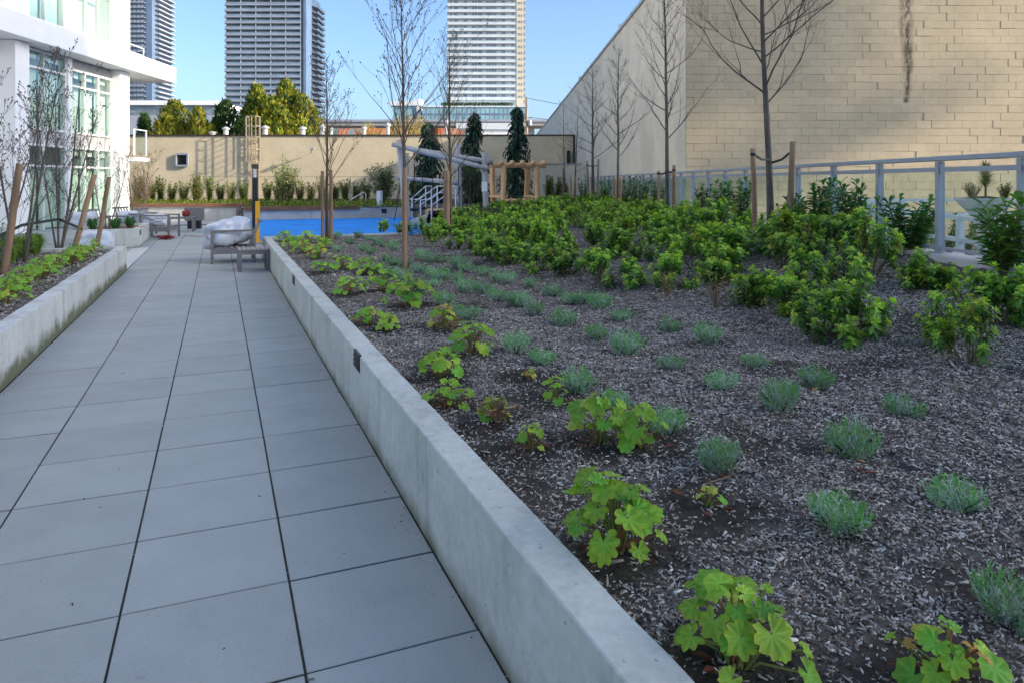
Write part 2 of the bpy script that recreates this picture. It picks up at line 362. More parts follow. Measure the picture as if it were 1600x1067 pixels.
# ------------------------------------------------------------------ planters
def step_light(u, v, z, side=1, label=''):
    x, y = xy(u, v); e = empty('step_light', (x, y, z), TH, label, 'light', 'step lights set in the planter walls')
    MB().box(-.004, .012, -.105, .105, -.06, .06, bev=.003).build('frame', 'black', e)
    b = MB()
    for i in range(3): b.box(-.010, -.0045, -.085, .085, -.045 + i * .03, -.030 + i * .03)
    b.build('louvre', 'coping', e)
wall = empty('planter_wall', (0, 0, 0), 0, 'long low concrete wall holding the mulched planting bed', 'planter wall')
segs = [-4.0, 4.4, 9.0, 13.5]
for a, b in zip(segs[:-1], segs[1:]):
    q = MB(); n = 40; sec = [(0, -.1), (0, .444), (.006, .45), (.144, .45), (.15, .444), (.15, -.1)]
    vs = []; rr = random.Random(int(a * 10))
    for i in range(n + 1):
        v = a + .003 + (b - a - .006) * i / n
        for (uu, zz) in sec:
            ju = 0 if zz < 0 else rr.gauss(0, .0012); x, y = xy(uu + ju, v); vs.append((x, y, zz + (rr.gauss(0, .0015) if zz > 0 else 0)))
    fs = [(i * 6 + j, i * 6 + j + 1, (i + 1) * 6 + j + 1, (i + 1) * 6 + j) for i in range(n) for j in range(5)] + [tuple(range(6)), tuple(range(n * 6 + 5, n * 6 - 1, -1))]
    q.add(vs, fs); q.build('wall_section', 'wallc', wall)
q = MB(); q.prism([xy(.152, 13.35), xy(3.0, 13.35), xy(3.0, 13.5), xy(.152, 13.5)], -.1, .449); q.build('return_wall', 'wallc', wall)
def onwall(px, py): # the path-side face u=0: solve v from px
    k = (px - VX) / FPX; v = (k * O.y - O.x) / (D2.x - k * D2.y); return v
step_light(-.001, onwall(558, 563), fz(563, O.y + onwall(558, 563) * D2.y), label='black louvred step light in the long wall, nearest the camera')
step_light(-.001, onwall(459, 438), fz(438, O.y + onwall(459, 438) * D2.y), label='black louvred step light in the long wall, second along the path')
UL = -2.425
lw = empty('planter_wall', (0, 0, 0), 0, 'mossy low concrete wall with stained face opposite the mulched bed', 'planter wall')
for a, b in ((-3, 2.2), (2.2, 5.9), (5.9, 9.3), (9.3, 12.36)):
    q = MB(); q.prism([xy(UL - .15, a + .003), xy(UL, a + .003), xy(UL, b - .003), xy(UL - .15, b - .003)], -.1, .43); q.build('wall_section', 'wallm', lw)
q = MB(); q.prism([xy(UL - 6, 12.21), xy(UL - .152, 12.21), xy(UL - .152, 12.36), xy(UL - 6, 12.36)], -.1, .428); q.build('return_wall', 'wallc', lw)
# small planter beyond
sp = empty('concrete_planter', (0, 0, 0), 0, 'small square concrete planter with a bare tree and strappy plants', 'planter')
ua, ub, va, vb = -4.0, -2.66, 16.9, 19.6
for (a, b, c, d) in ((ua, ub, va, va + .13), (ua, ub, vb - .13, vb), (ua, ua + .13, va + .13, vb - .13), (ub - .13, ub, va + .13, vb - .13)):
    q = MB(); q.prism([xy(a, c), xy(b, c), xy(b, d), xy(a, d)], -.08, .47); q.build('wall_section', 'wallc', sp)
q = MB(); q.prism([xy(ua + .13, va + .13), xy(ub - .13, va + .13), xy(ub - .13, vb - .13), xy(ua + .13, vb - .13)], 0, .41); q.build('soil', 'soil', sp)
step_light(ub + .001, va + .35, .36, label='black step light on the small square planter')

YEL = [4, 8, 8, 9, 10, 2]
MIX = [0, 2, 4, 8, 10, 1]
PER = [ # px, py of the base, leaves, spread, height, leaf radius, hue, words
 (1150, 1042, 17, .20, .22, .062, None, 'large fresh green lobed-leaf plant at the front end of the wall'),
 (1478, 1075, 10, .15, .17, .052, MIX, 'yellowing lobed-leaf plant low in the bed, in front of the last lavender'),
 (962, 868, 19, .21, .27, .066, None, 'bushy lobed-leaf plant with a tall stalk, next behind the front one'),
 (938, 697, 11, .17, .26, .078, None, 'lobed-leaf plant with broad lime leaves, taller of an adjoining pair'),
 (1003, 700, 7, .15, .20, .070, [0, 1, 3, 5], 'lobed-leaf plant with a few broad leaves, adjoining the taller lime one'),
 (830, 705, 6, .08, .13, .038, None, 'sprig-like small lobed-leaf plant alone on dark soil'),
 (868, 622, 6, .09, .16, .040, MIX, 'small straggly lobed-leaf plant with dry stalks'),
 (770, 660, 5, .09, .13, .042, YEL, 'stunted lobed-leaf plant with red and yellow leaves beside a dead stump'),
 (702, 632, 11, .17, .16, .050, None, 'low lobed-leaf plant leaning over the wall edge'),
 (688, 590, 12, .17, .20, .062, None, 'lobed-leaf plant just inside the wall beyond the louvred light'),
 (738, 556, 14, .20, .24, .070, None, 'tall lobed-leaf plant with large lime leaves in mid bed'),
 (692, 512, 7, .12, .17, .060, YEL, 'pale yellow lobed-leaf plant standing out in mid bed'),
 (606, 516, 8, .10, .13, .048, [1, 9, 7, 4], 'small bright lobed-leaf plant near the wall'),
 (577, 508, 10, .14, .15, .048, MIX, 'orange-tinged lobed-leaf plant near the wall'),
 (640, 480, 18, .24, .26, .068, None, 'wide leafy lobed-leaf plant in the middle of its row'),
 (600, 458, 13, .2, .22, .06, None, 'rounded lobed-leaf plant behind the wide leafy one'),
 (545, 462, 13, .20, .16, .055, [0, 1, 3, 5, 7], 'low spreading deep green lobed-leaf plant by the wall'),
 (575, 428, 13, .22, .22, .062, None, 'lobed-leaf plant with pale leaves, second line from the wall'),
 (535, 422, 12, .2, .2, .06, None, 'lobed-leaf plant in the second line, behind the pale one'),
 (503, 428, 9, .14, .16, .05, None, 'slim lobed-leaf plant by the wall, mid-length'),
 (497, 404, 13, .2, .22, .06, MIX, 'lobed-leaf plant by the wall with reddish centre'),
 (475, 396, 12, .2, .2, .058, MIX, 'lobed-leaf plant by the wall, third from its far corner'),
 (458, 387, 14, .22, .22, .06, None, 'lobed-leaf plant by the wall, second from its far corner'),
 (446, 378, 14, .22, .22, .06, None, 'lobed-leaf plant filling the far corner of the wall'),
 (505, 389, 12, .2, .2, .06, None, 'lobed-leaf plant beyond the reddish one, inner line'),
 (480, 380, 13, .22, .22, .06, None, 'lobed-leaf plant before the double-staked tree'),
 (1108, 792, 4, .06, .10, .034, YEL, 'withered brown lobed-leaf plant behind a lavender tuft'),
 (826, 590, 4, .06, .06, .034, MIX, 'tiny reddish lobed-leaf seedling beside lavender'),
]
PERXY = [soil_at(q[0], q[1])[:2] for q in PER]
def dug(x, y):                                          # damp bare earth: worked round the perennials and in a few scrapes
    d = min(((x - a) ** 2 + (y - b) ** 2) for a, b in PERXY); n1 = noise.noise((x * 1.3 + 5, y * 1.3, 9)); n2 = noise.noise((x * 5, y * 5, 2))
    return min(1, max(sstep((.30 - math.sqrt(d) + .14 * n2) / .16), sstep((n1 - .30 + .16 * n2) / .16) * .8))
# soil of the main bed: fine near, coarse far
def soil_grid(name, u0, u1, v0, v1, step, ok):
    nu = int((u1 - u0) / step); nv = int((v1 - v0) / step); vs = []; idx = {}; fs = []
    for j in range(nv + 1):
        for i in range(nu + 1):
            u = u0 + (u1 - u0) * i / nu; v = v0 + (v1 - v0) * j / nv; x, y = xy(u, v)
            if ok(x, y): idx[i, j] = len(vs); vs.append((x, y, zsd(x, y)))
    for j in range(nv):
        for i in range(nu):
            k = [(i, j), (i + 1, j), (i + 1, j + 1), (i, j + 1)]
            if all(q in idx for q in k): fs.append(tuple(idx[q] for q in k))
    b = MB(); b.add(vs, fs); b.t = [tuple(1 - .66 * dug(p[0], p[1]) for _ in range(3)) for p in vs]; return b
def inbed(x, y):
    u, v = uv(x, y)
    if u < .13 or x > 4.56: return False
    if v < 13.4: return True
    lim = -1.5 - (y - 20) * .0 if y > 17 else -2.1 + (y - 15.9) * .5
    return x > max(lim, -2.3) and y < 34.2 and not (y > 28 and x < -1.0)
b = soil_grid('s', .14, 7.4, -3.0, 9.0, .05, lambda x, y: inbed(x, y) and x < 4.6 and y > .5)
b2 = soil_grid('s', .14, 22, 9.0, 36, .22, inbed)
b.add(b2.v, b2.f); b.t[-len(b2.t):] = b2.t; soil = tag(b.build('soil_bed', 'soil', smooth=True), 'dark bark mulch bed sloping up to the glass fence', kind='structure')
# left bed
lb = MB(); vs = []; fs = []
for j in range(60):
    for i in range(24):
        u = UL - .15 - i * .26; v = -2 + j * .241; x, y = xy(u, v); vs.append((x, y, .375 + .04 * noise.noise((x * 2, y * 2, 5)) + .015 * noise.noise((x * 9, y * 9, 1))))
for j in range(59):
    for i in range(23): a = j * 24 + i; fs.append((a + 1, a, a + 24, a + 25))
lb.add(vs, fs); tag(lb.build('soil_strip', 'soil', smooth=True), 'dark soil of the long bed under the bare multi-stem trees', kind='structure')

# loose bark chips
def chips(name, n, sampler, lmin, lmax, seed):
    rg = np.random.default_rng(seed); pts = sampler(n, rg); n = len(pts)
    L = np.clip(rg.lognormal(math.log((lmin + lmax) * .46), .48, n), lmin * .6, lmax * 2.6); W = L * rg.uniform(.14, .42, n); T = rg.uniform(.002, .005, n)
    a = rg.uniform(0, math.pi * 2, n); pit = rg.normal(0, .28, n); rol = rg.normal(0, .4, n)
    ca, sa = np.cos(a), np.sin(a); d = np.c_[ca * np.cos(pit), sa * np.cos(pit), np.sin(pit)]; s = np.c_[-sa * np.cos(rol), ca * np.cos(rol), np.sin(rol)]
    up = np.cross(d, s); P = []
    for (i, j, k) in ((-1, -.8, 0), (1, -.35, 0), (.9, .6, 0), (-.85, 1, 0), (-1, -.8, 1), (1, -.35, 1), (.9, .6, 1), (-.85, 1, 1)):
        P.append(pts + d * (L * i / 2)[:, None] + s * (W * j / 2)[:, None] + up * (T * k)[:, None])
    V = np.stack(P, 1).reshape(-1, 3); base = (np.arange(n) * 8)[:, None]
    F = np.concatenate([base + np.array(q) for q in ((4, 5, 6, 7), (0, 1, 5, 4), (1, 2, 6, 5), (2, 3, 7, 6), (3, 0, 4, 7))])
    me = bpy.data.meshes.new(name); me.vertices.add(len(V)); me.vertices.foreach_set('co', V.ravel().astype('f'))
    me.loops.add(F.size); me.loops.foreach_set('vertex_index', F.ravel().astype('i')); me.polygons.add(len(F)); me.polygons.foreach_set('loop_start', np.arange(0, F.size, 4, dtype='i'))
    pal = np.array([(.06, .046, .036), (.19, .155, .125), (.34, .295, .25), (.43, .385, .33), (.54, .50, .435), (.66, .62, .56)])
    pick = rg.choice(6, n, p=[.20, .19, .21, .19, .13, .08]); c = pal[pick] * rg.uniform(.75, 1.25, n)[:, None]
    at_ = me.attributes.new('tint', 'FLOAT_COLOR', 'POINT'); at_.data.foreach_set('color', np.repeat(np.c_[c, np.ones(n)], 8, 0).ravel().astype('f'))
    me.update(); me.validate(); me.materials.append(M['chips']); return link(name, me)
def bed_sampler(y0, y1):
    def f(n, rg):
        out = []
        while len(out) < n:
            y = rg.uniform(y0, y1); x = rg.uniform(-5, 4.55)
            if x / y > .80 or not inbed(x, y): continue
            # bare dark clods where little bark lies
            if rg.random() < .80 * dug(x, y): continue
            out.append((x, y, zsd(x, y) + rg.uniform(-.001, .010)))
        return np.array(out)
    return f
tag(chips('mulch_chips', 185000, bed_sampler(1.6, 6.5), .005, .0175, 1), 'pale and brown bark chips strewn over the planting bed', kind='stuff')
tag(chips('mulch_chips', 60000, bed_sampler(6.5, 15), .011, .028, 2), 'coarser bark chips further up the planting bed', kind='stuff')
def left_sampler(n, rg):
    out = []
    while len(out) < n:
        u = UL - .16 - abs(rg.normal(0, 1.1)); v = rg.uniform(2, 12.2); x, y = xy(u, v); out.append((x, y, .385 + .04 * noise.noise((x * 2, y * 2, 5)) + rg.uniform(0, .01)))
    return np.array(out)
def path_sampler(n, rg):
    out = []
    while len(out) < n:
        k = rg.random(); v = rg.uniform(-.3, 13)
        u = -abs(rg.normal(0, .035)) - .004 if k < .45 else (UL + abs(rg.normal(0, .05)) if k < .7 else (-PW * rg.integers(1, 4) + rg.normal(0, .006) if k < .85 else rg.uniform(-2.4, 0)))
        x, y = xy(u, v)
        if y > 1.5: out.append((x, y, rg.uniform(.001, .003)))
    return np.array(out)
tag(chips('path_litter', 700, path_sampler, .004, .011, 6), 'fine grit and bark bits blown onto the slabs', kind='stuff')
tag(chips('mulch_chips', 9000, left_sampler, .02, .05, 3), 'bark chips on the bed under the multi-stem trees', kind='stuff')

# ------------------------------------------------------------------ plants: lobed-leaf perennials
GR = [(.17, .42, .04), (.26, .50, .045), (.34, .52, .055), (.11, .30, .04), (.50, .52, .07), (.52, .33, .07)]
def lobed(mb, c, nrm, tip, rad, tint, rg, lobes=7):
    c = Vector(c); nrm = Vector(nrm).normalized(); tip = (Vector(tip) - nrm * Vector(tip).dot(nrm)).normalized(); s = nrm.cross(tip)
    cup = rg.uniform(-.55, .22); notch = rg.uniform(.74, .90); skew = rg.uniform(-.12, .12); n = lobes * 4; vs = [c]; wav = rg.uniform(0, 6)
    ring2 = []
    for i in range(n + 1):
        ph = -2.75 + 5.5 * i / n; q = i % 4
        r = rad * (notch, 1.0 - .3 * (1 - notch) * rg.random(), 1.04, .97)[q] * (1 - .16 * abs(ph) / 2.75) * (1 + rg.uniform(-.09, .09)) * (1 + skew * math.sin(ph))
        zz = rad * ((.07, .03, -.04, .03)[q] + cup * .6 + .10 * math.sin(3 * ph + wav))
        d = tip * math.cos(ph) + s * math.sin(ph)
        vs.append(c + d * r * .55 + nrm * (rad * (cup * .18 + (.05, 0, -.035, 0)[q])))
        ring2.append(c + d * r + nrm * zz)
    m = len(vs); vs += ring2
    k0 = mb.tint; fs = []
    for i in range(n): fs += [(0, 1 + i, 2 + i), (1 + i, m + i, m + i + 1, 2 + i)]
    o = len(mb.v); mb.tint = tint; mb.add(vs, fs); mb.tint = k0
    cc = tuple(x * 1.25 + .015 for x in tint); mb.t[o] = cc
    for i in range(n + 1):
        if i % 4 == 2: mb.t[o + 1 + i] = cc
    edge = (tint[0] * 1.25 + .03, tint[1] * 1.02, tint[2])
    for i in range(n + 1): mb.t[o + m + i] = edge
leafmesh = []
for i in range(12):
    rg = random.Random(50 + i); b = MB(); lobed(b, (0, 0, 0), (0, 0, 1), (1, 0, 0), 1.0, jit(GR[[0, 1, 0, 1, 2, 0, 3, 1, 4, 2, 5, 1][i]], .2, rg), rg, rg.choice([5, 7, 7, 9]))
    me = b.mesh('leaf'); me.materials.append(M['leaf']); me.polygons.foreach_set('use_smooth', [True] * len(me.polygons)); leafmesh.append(me)
def perennial(loc, nl, spread, h, lr, seed, label, near, group, hue=None):
    rg = random.Random(seed); e = empty('lobed_leaf_plant', loc, 0, label, 'plant', group)
    stm = MB(); fol = MB()
    for i in range(nl):
        t = (i + .5) / nl; a = i * 2.4 + rg.uniform(-.4, .4); rr = spread * math.sqrt(t) * rg.uniform(.75, 1.1); zz = h * (1 - .72 * t * t) * rg.uniform(.8, 1.15)
        p = Vector((rr * math.cos(a), rr * math.sin(a), max(.03, zz))); mid = Vector((p.x * .35, p.y * .35, p.z * .65)); out = Vector((math.cos(a), math.sin(a), 0))
        stm.tint = jit((.20, .22, .06) if rg.random() < .7 else (.28, .12, .07), .2, rg); stm.tube([(rg.uniform(-.02, .02), rg.uniform(-.02, .02), -.02), mid, p], [.0045, .004, .003], 4, False)
        nrm = Vector((0, 0, 1)) + out * (.15 + .75 * t) + Vector((rg.uniform(-.35, .35), rg.uniform(-.35, .35) - .25, 0)); nrm.normalize()
        tip = out + Vector((rg.uniform(-.4, .4), rg.uniform(-.4, .4), 0)); r = lr * rg.uniform(.42, 1.22) * (1 - .15 * (t < .25))
        ci = rg.choice(hue or [0, 1, 2, 3, 4, 5, 6, 7, 7, 9, 11, 1])
        if near:
            tp = (tip - nrm * tip.dot(nrm)).normalized(); o = link('leaf', leafmesh[ci], e); mt = Matrix((tp, nrm.cross(tp), nrm)).transposed().to_4x4(); mt.translation = p
            o.matrix_local = mt @ Matrix.Diagonal((r, r, r, 1))
        else: lobed(fol, p, nrm, tip, r, jit(GR[[0, 1, 0, 1, 2, 0, 3, 1, 4, 2, 5, 1][ci]], .15, rg), rg, 5)
    for i in range(rg.randint(2, 6)):                    # old dry stalks at the base
        a = rg.uniform(0, 6.3); l = rg.uniform(.06, .16); stm.tint = jit((.16, .075, .04), .3, rg)
        stm.tube([(0, 0, .01), (l * .5 * math.cos(a), l * .5 * math.sin(a), .04), (l * math.cos(a), l * math.sin(a), .012)], [.003, .003, .0015], 4, False)
    for i in range(rg.randint(1, 3)):
        a = rg.uniform(0, 6.3); l = rg.uniform(.03, .1); stm.tint = jit((.15, .055, .03), .3, rg); stm.leaf((l * math.cos(a), l * math.sin(a), .02), (math.cos(a), math.sin(a), .2), .06, .035)
    stm.build('stems', 'stem', e, True)
    if not near: fol.build('foliage', 'leaf', e, True)
    return e
for i, (px, py, nl, spd, h, lr, hue, lab) in enumerate(PER):
    px2, py2 = px, min(py, 1200); x, y, z = soil_at(px2, py2)
    perennial((x, y, z - .01), int(nl * 1.9), spd * (.82 if py > 545 else 1.0), h * (.80 if py > 545 else 1.0), lr * (.72 if py > 545 else .92), 100 + i, lab, py > 545, 'lobed-leaf plants along the long wall', hue)
for i in range(22):
    v = 3.6 + i * .39; rg = random.Random(700 + i); u = UL - .42 - rg.uniform(0, .30); x, y = xy(u, v)
    perennial((x, y, .37), 18, .20, .20, .052, 720 + i, '%s lobed-leaf plant along the mossy wall, counted from the camera end' % ORD[i + 1], False, 'lobed-leaf plants along the mossy wall', [1, 1, 0, 7, 9, 2, 11])

# ------------------------------------------------------------------ lavender tufts
def lav_mesh(seed):
    rg = random.Random(seed); b = MB(); silver = rg.uniform(.25, .6)
    for i in range(85):                                  # upright shoots, each a little bottle-brush of narrow leaves
        a = rg.uniform(0, 6.283); t = rg.random() ** .55; el = 1.52 - t * .75 + rg.uniform(-.12, .12); L = rg.uniform(.085, .125) * (1 - .18 * t)
        d = Vector((math.cos(a) * math.cos(el), math.sin(a) * math.cos(el), math.sin(el))); p0 = Vector((math.cos(a) * .05 * t, math.sin(a) * .05 * t, 0)); green = rg.random() < .62
        o1 = d.orthogonal().normalized(); o2 = d.cross(o1)
        for k in range(13):
            f = .12 + .88 * k / 12; q = p0 + d * L * f; ph = k * 2.4 + a; e2 = rg.uniform(.55, 1.1); dd = (o1 * math.cos(ph) + o2 * math.sin(ph)) * math.cos(e2) + d * math.sin(e2)
            c = (.52, .58, .58) if f < .7 and rg.random() < silver + .15 else ((.18, .42, .12) if green else (.34, .49, .38))
            b.tint = jit(c, .25, rg); b.leaf(q, dd, rg.uniform(.017, .033), .0062, .1, .0)
    for i in range(9):
        a = rg.uniform(0, 6.283); b.tint = jit((.07, .045, .03), .3, rg); b.tube([(0, 0, -.02), (.05 * math.cos(a), .05 * math.sin(a), .03), (.085 * math.cos(a), .085 * math.sin(a), .055)], [.004, .003, .002], 4, False)
    me = b.mesh('lavender'); me.materials.append(M['dull_leaf']); return me
LV = [lav_mesh(i) for i in range(6)]
LPX = [(1575, 965), (1312, 828), (1495, 787), (1130, 736), (1332, 706), (1410, 648), (1220, 643), (1275, 602), (1130, 606), (1050, 578), (1178, 572), (980, 553), (1107, 540), (1045, 519), (930, 532),
       (848, 572), (805, 550), (905, 606), (1045, 678), (973, 503), (880, 508), (962, 634)]
for zx, zy in [(150, 122), (210, 150), (255, 118), (150, 190), (285, 185), (345, 150), (375, 160), (430, 178), (395, 235), (430, 255), (490, 262), (570, 222), (605, 240), (665, 240), (555, 295), (615, 315), (670, 328),
               (755, 270), (800, 290), (750, 350), (885, 305), (795, 385), (870, 400), (945, 335), (945, 432), (1010, 350), (1115, 375), (1230, 405), (1025, 462), (1075, 465), (1140, 505), (1315, 450), (1375, 450), (1465, 475),
               (680, 455), (730, 508), (815, 535), (360, 300), (410, 320), (310, 130), (640, 360), (470, 330), (540, 400), (320, 200)]:
    LPX.append((480 + .3125 * zx, 330 + .3125 * zy + 5))
lavs = []
for px, py in LPX:
    x, y, z = soil_at(px, py); u, v = uv(x, y); lavs.append((u, v, x, y, z))
lavs.sort(); rows = {}
for L in lavs: rows.setdefault(int((L[0] - .3) / .45), []).append(L)
for ri, k in enumerate(sorted(rows)):
    for ci, (u, v, x, y, z) in enumerate(sorted(rows[k], key=lambda q: q[1])):
        rg = random.Random(int(x * 1000 + y * 77)); o = link('lavender_tuft', LV[rg.randrange(6)]); s = rg.uniform(.85, 1.25) * (1.12 if y > 6 else 1)
        o.location = (x, y, z - .008); o.rotation_euler = (rg.gauss(0, .08), rg.gauss(0, .08), rg.uniform(0, 6.28)); o.scale = (s * rg.uniform(.72, .98), s * rg.uniform(.72, .98), s * rg.uniform(.85, 1.25))
        tag(o, '%s lavender tuft from the camera in the %s row from the long wall' % (ORD[ci + 1], ORD[ri + 1]), 'lavender', 'lavender tufts in the bark mulch')

# ------------------------------------------------------------------ glossy whorled shrubs
def shrub_meshes(seed, nst=9, rad=.22, h=.46):
    rg = random.Random(seed); b = MB(); s = MB()
    for i in range(nst):                                 # leggy upright stems, each forking into a few leafy tips
        t = math.sqrt((i + .4) / nst); a = i * 2.4 + rg.uniform(-.6, .6); rr = rad * t * rg.uniform(.5, 1.2); hh = h * rg.uniform(.50, 1.12) * (1 - .30 * t)
        top = Vector((rr * math.cos(a), rr * math.sin(a), hh)); fork = Vector((top.x * .6, top.y * .6, hh * rg.uniform(.35, .6)))
        s.tint = jit((.14, .11, .06), .25, rg); s.tube([(top.x * .1, top.y * .1, -.03), fork * .5 + Vector((rg.gauss(0, .01), rg.gauss(0, .01), 0)), fork], [.007, .006, .005], 5, False)
        dead = rg.random() < .07
        for j in range(rg.randint(3, 5)):
            a2 = rg.uniform(0, 6.28); r2 = rg.uniform(.02, .085); tip = top + Vector((r2 * math.cos(a2), r2 * math.sin(a2), rg.uniform(-.13, .05))); ax = (Vector((tip.x * 1.6, tip.y * 1.6, .8)) + Vector((math.cos(a2), math.sin(a2), 0)) * .3).normalized()
            s.tint = jit((.17, .16, .06), .25, rg); s.tube([fork, (fork + tip) * .5 + Vector((0, 0, .01)), tip], [.004, .0035, .0025], 4, False)
            if dead and rg.random() < .6: continue
            o1 = ax.orthogonal().normalized(); o2 = ax.cross(o1); yel = rg.random() < .10; sz = rg.uniform(.75, 1.2)
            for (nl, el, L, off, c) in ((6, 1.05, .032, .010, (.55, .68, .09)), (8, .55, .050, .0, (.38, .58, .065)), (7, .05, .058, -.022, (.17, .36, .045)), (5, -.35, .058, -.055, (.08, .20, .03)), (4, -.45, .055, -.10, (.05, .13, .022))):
                ro = rg.uniform(0, 6.3)
                for k in range(nl):
                    if rg.random() < .12: continue
                    p = ro + k * 6.283 / nl + rg.uniform(-.35, .35); d = (o1 * math.cos(p) + o2 * math.sin(p)) * math.cos(el) + ax * math.sin(el + rg.uniform(-.3, .3))
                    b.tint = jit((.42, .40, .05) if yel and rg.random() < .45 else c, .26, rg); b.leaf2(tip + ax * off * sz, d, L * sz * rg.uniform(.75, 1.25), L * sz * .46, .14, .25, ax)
    return b, s
SHM = []
for i in range(10):
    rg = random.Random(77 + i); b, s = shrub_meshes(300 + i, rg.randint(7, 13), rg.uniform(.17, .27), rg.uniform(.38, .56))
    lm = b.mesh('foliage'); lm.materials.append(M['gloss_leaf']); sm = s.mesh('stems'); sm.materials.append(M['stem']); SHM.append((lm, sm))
BND = [(575, 360), (640, 372), (700, 388), (745, 412), (800, 415), (850, 432), (905, 440), (980, 446), (1040, 462), (1110, 478), (1190, 490), (1250, 494), (1300, 515), (1365, 535), (1385, 500), (1395, 470), (1412, 440), (1425, 416)]
def front_y(px):
    for (a, b), (c, d) in zip(BND[:-1], BND[1:]):
        if a <= px <= c: return b + (d - b) * (px - a) / (c - a)
    return None
shr = []; rg = random.Random(8)
for px, py, vi, s in [(1310, 528, 1, 1.0), (1345, 532, 5, .95), (1480, 548, 1, .72), (1515, 572, 4, .72), (1562, 508, 3, .95), (1595, 500, 1, 1.0), (1225, 492, 4, .9), (1180, 478, 2, .95), (1270, 497, 0, .9),
                      (885, 432, 1, 1.05), (935, 440, 4, .85), (985, 446, 2, .95), (845, 424, 5, .9), (1430, 452, 0, .8), (600, 362, 4, .7), (1470, 455, 2, .8)]:
    x, y, z = soil_at(px, py); shr.append((x, y, z, vi, s))
yy = 4.0; row = 0
while yy < 27:
    xx = -3.2 + (row % 2) * .27
    while xx < 4.15:
        x = xx + rg.uniform(-.16, .16); y = yy + rg.uniform(-.16, .16); z = zs(x, y); px = VX + FPX * x / y; py = VY + FPX * (HEYE - z) / y; f = front_y(px)
        if f and py < f - 1 and inbed(x, y) and all((x - q[0]) ** 2 + (y - q[1]) ** 2 > .33 ** 2 for q in shr) and noise.noise((x * 1.1, y * 1.1, 4)) < .17:
            shr.append((x, y, zsd(x, y), rg.randrange(10), rg.uniform(.58, 1.18) * (1 if y < 14 else .9)))
        xx += .50
    yy += .50; row += 1
shr.sort(key=lambda q: -q[1]); shr = shr[-290:]
bands = {}
for q in shr: bands.setdefault(int(uv(q[0], q[1])[1] / .75), []).append(q)
SHADE = {}
for bi, k in enumerate(sorted(bands)):
    for ci, (x, y, z, vi, s) in enumerate(sorted(bands[k], key=lambda q: -uv(q[0], q[1])[0])):
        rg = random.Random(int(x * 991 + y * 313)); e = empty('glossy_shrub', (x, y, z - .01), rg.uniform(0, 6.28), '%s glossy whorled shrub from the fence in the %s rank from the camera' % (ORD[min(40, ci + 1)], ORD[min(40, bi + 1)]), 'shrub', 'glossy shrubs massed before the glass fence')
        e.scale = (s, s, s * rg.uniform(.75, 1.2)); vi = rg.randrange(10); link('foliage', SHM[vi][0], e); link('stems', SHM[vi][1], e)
# dying shrubs with dry brown leaves
def dry_shrub(px, py, seed, h, lab):
    x, y, z = soil_at(px, py); rg = random.Random(seed); e = empty('dry_shrub', (x, y, z), 0, lab, 'shrub', 'withered shrubs'); s = MB(); b = MB()
    for i in range(9):
        a = rg.uniform(0, 6.3); r = rg.uniform(.03, .15); tp = Vector((r * math.cos(a), r * math.sin(a), h * rg.uniform(.5, 1))); s.tint = jit((.22, .15, .10), .2, rg); s.tube([(0, 0, -.02), (tp.x * .3, tp.y * .3, tp.z * .5), tp], [.005, .004, .002], 4, False)
        for k in range(9):
            t = rg.uniform(.35, 1.05); p = rg.uniform(0, 6.3); b.tint = jit(rg.choice([(.30, .15, .07), (.24, .13, .07), (.36, .25, .10), (.16, .25, .05)]), .3, rg); b.leaf(tp * t, (math.cos(p), math.sin(p), rg.uniform(-.5, .6)), .05, .022)
    s.build('stems', 'stem', e); b.build('foliage', 'dull_leaf', e)
dry_shrub(1040, 466, 1, .30, 'brown withered shrub in front of the green shrubs, tree-side'); dry_shrub(1118, 482, 2, .34, 'half-bare withered shrub with pale twigs in front of the green mass')
dry_shrub(700, 520, 3, .14, 'dead brown stump beside the pale yellow plant'); dry_shrub(778, 668, 4, .13, 'dead reddish stump near the wall'); dry_shrub(1265, 405, 5, .4, 'rusty withered shrub among green shrubs by the staked tree')
x, y, z = soil_at(1236, 508); e = empty('yellow_ribbon', (x, y, z), 0, 'yellow plastic ribbon hanging from a shrub', 'ribbon'); b = MB()
b.tube([(0, 0, .02), (.012, -.01, .05), (.005, 0, .10), (.03, .0, .145), (.05, .01, .14)], [.010, .011, .009, .009, .006], 5); b.build('ribbon', 'yellowtag', e)

# fallen leaves and sticks
rg = random.Random(77); n = 0
for i, y in enumerate(sorted(rg.uniform(2.3, 8) for _ in range(38))):
    x = rg.uniform(-.5, min(4.4, y * .75)); b = MB()
    if not inbed(x, y): continue
    a = rg.uniform(0, 6.3); b.tint = jit(rg.choice([(.16, .05, .035), (.22, .12, .06), (.30, .2, .1), (.12, .05, .03)]), .3, rg); b.leaf((0, 0, 0), (math.cos(a), math.sin(a), .25), rg.uniform(.04, .08), rg.uniform(.02, .04), .3, .1)
    n += 1; o = b.build('fallen_leaf', 'stem'); o.location = (x, y, zsd(x, y) + .014); tag(o, '%s curled dead leaf lying on the bark mulch, counted away from the camera' % ORD[n], 'leaf', 'fallen leaves on the mulch')
rg = random.Random(79)
m_ = 0
for i, y in enumerate(sorted(rg.uniform(2.3, 5) for _ in range(16))):
    x = rg.uniform(.4, y * .72); b = MB(); l = rg.uniform(.06, .17); a = rg.uniform(0, 6.3); b.tint = jit((.22, .15, .10), .3, rg)
    if not inbed(x, y): continue
    b.tube([(0, 0, 0), (l * .5 * math.cos(a), l * .5 * math.sin(a), .012), (l * math.cos(a + .25), l * math.sin(a + .25), .004)], [.003, .0028, .0018], 5); o = b.build('dry_stick', 'stem'); o.location = (x, y, zsd(x, y) + .012)
    m_ += 1; tag(o, '%s short dry stalk lying on the bark mulch, counted away from the camera' % ORD[m_], 'stick', 'dry stalks on the mulch')

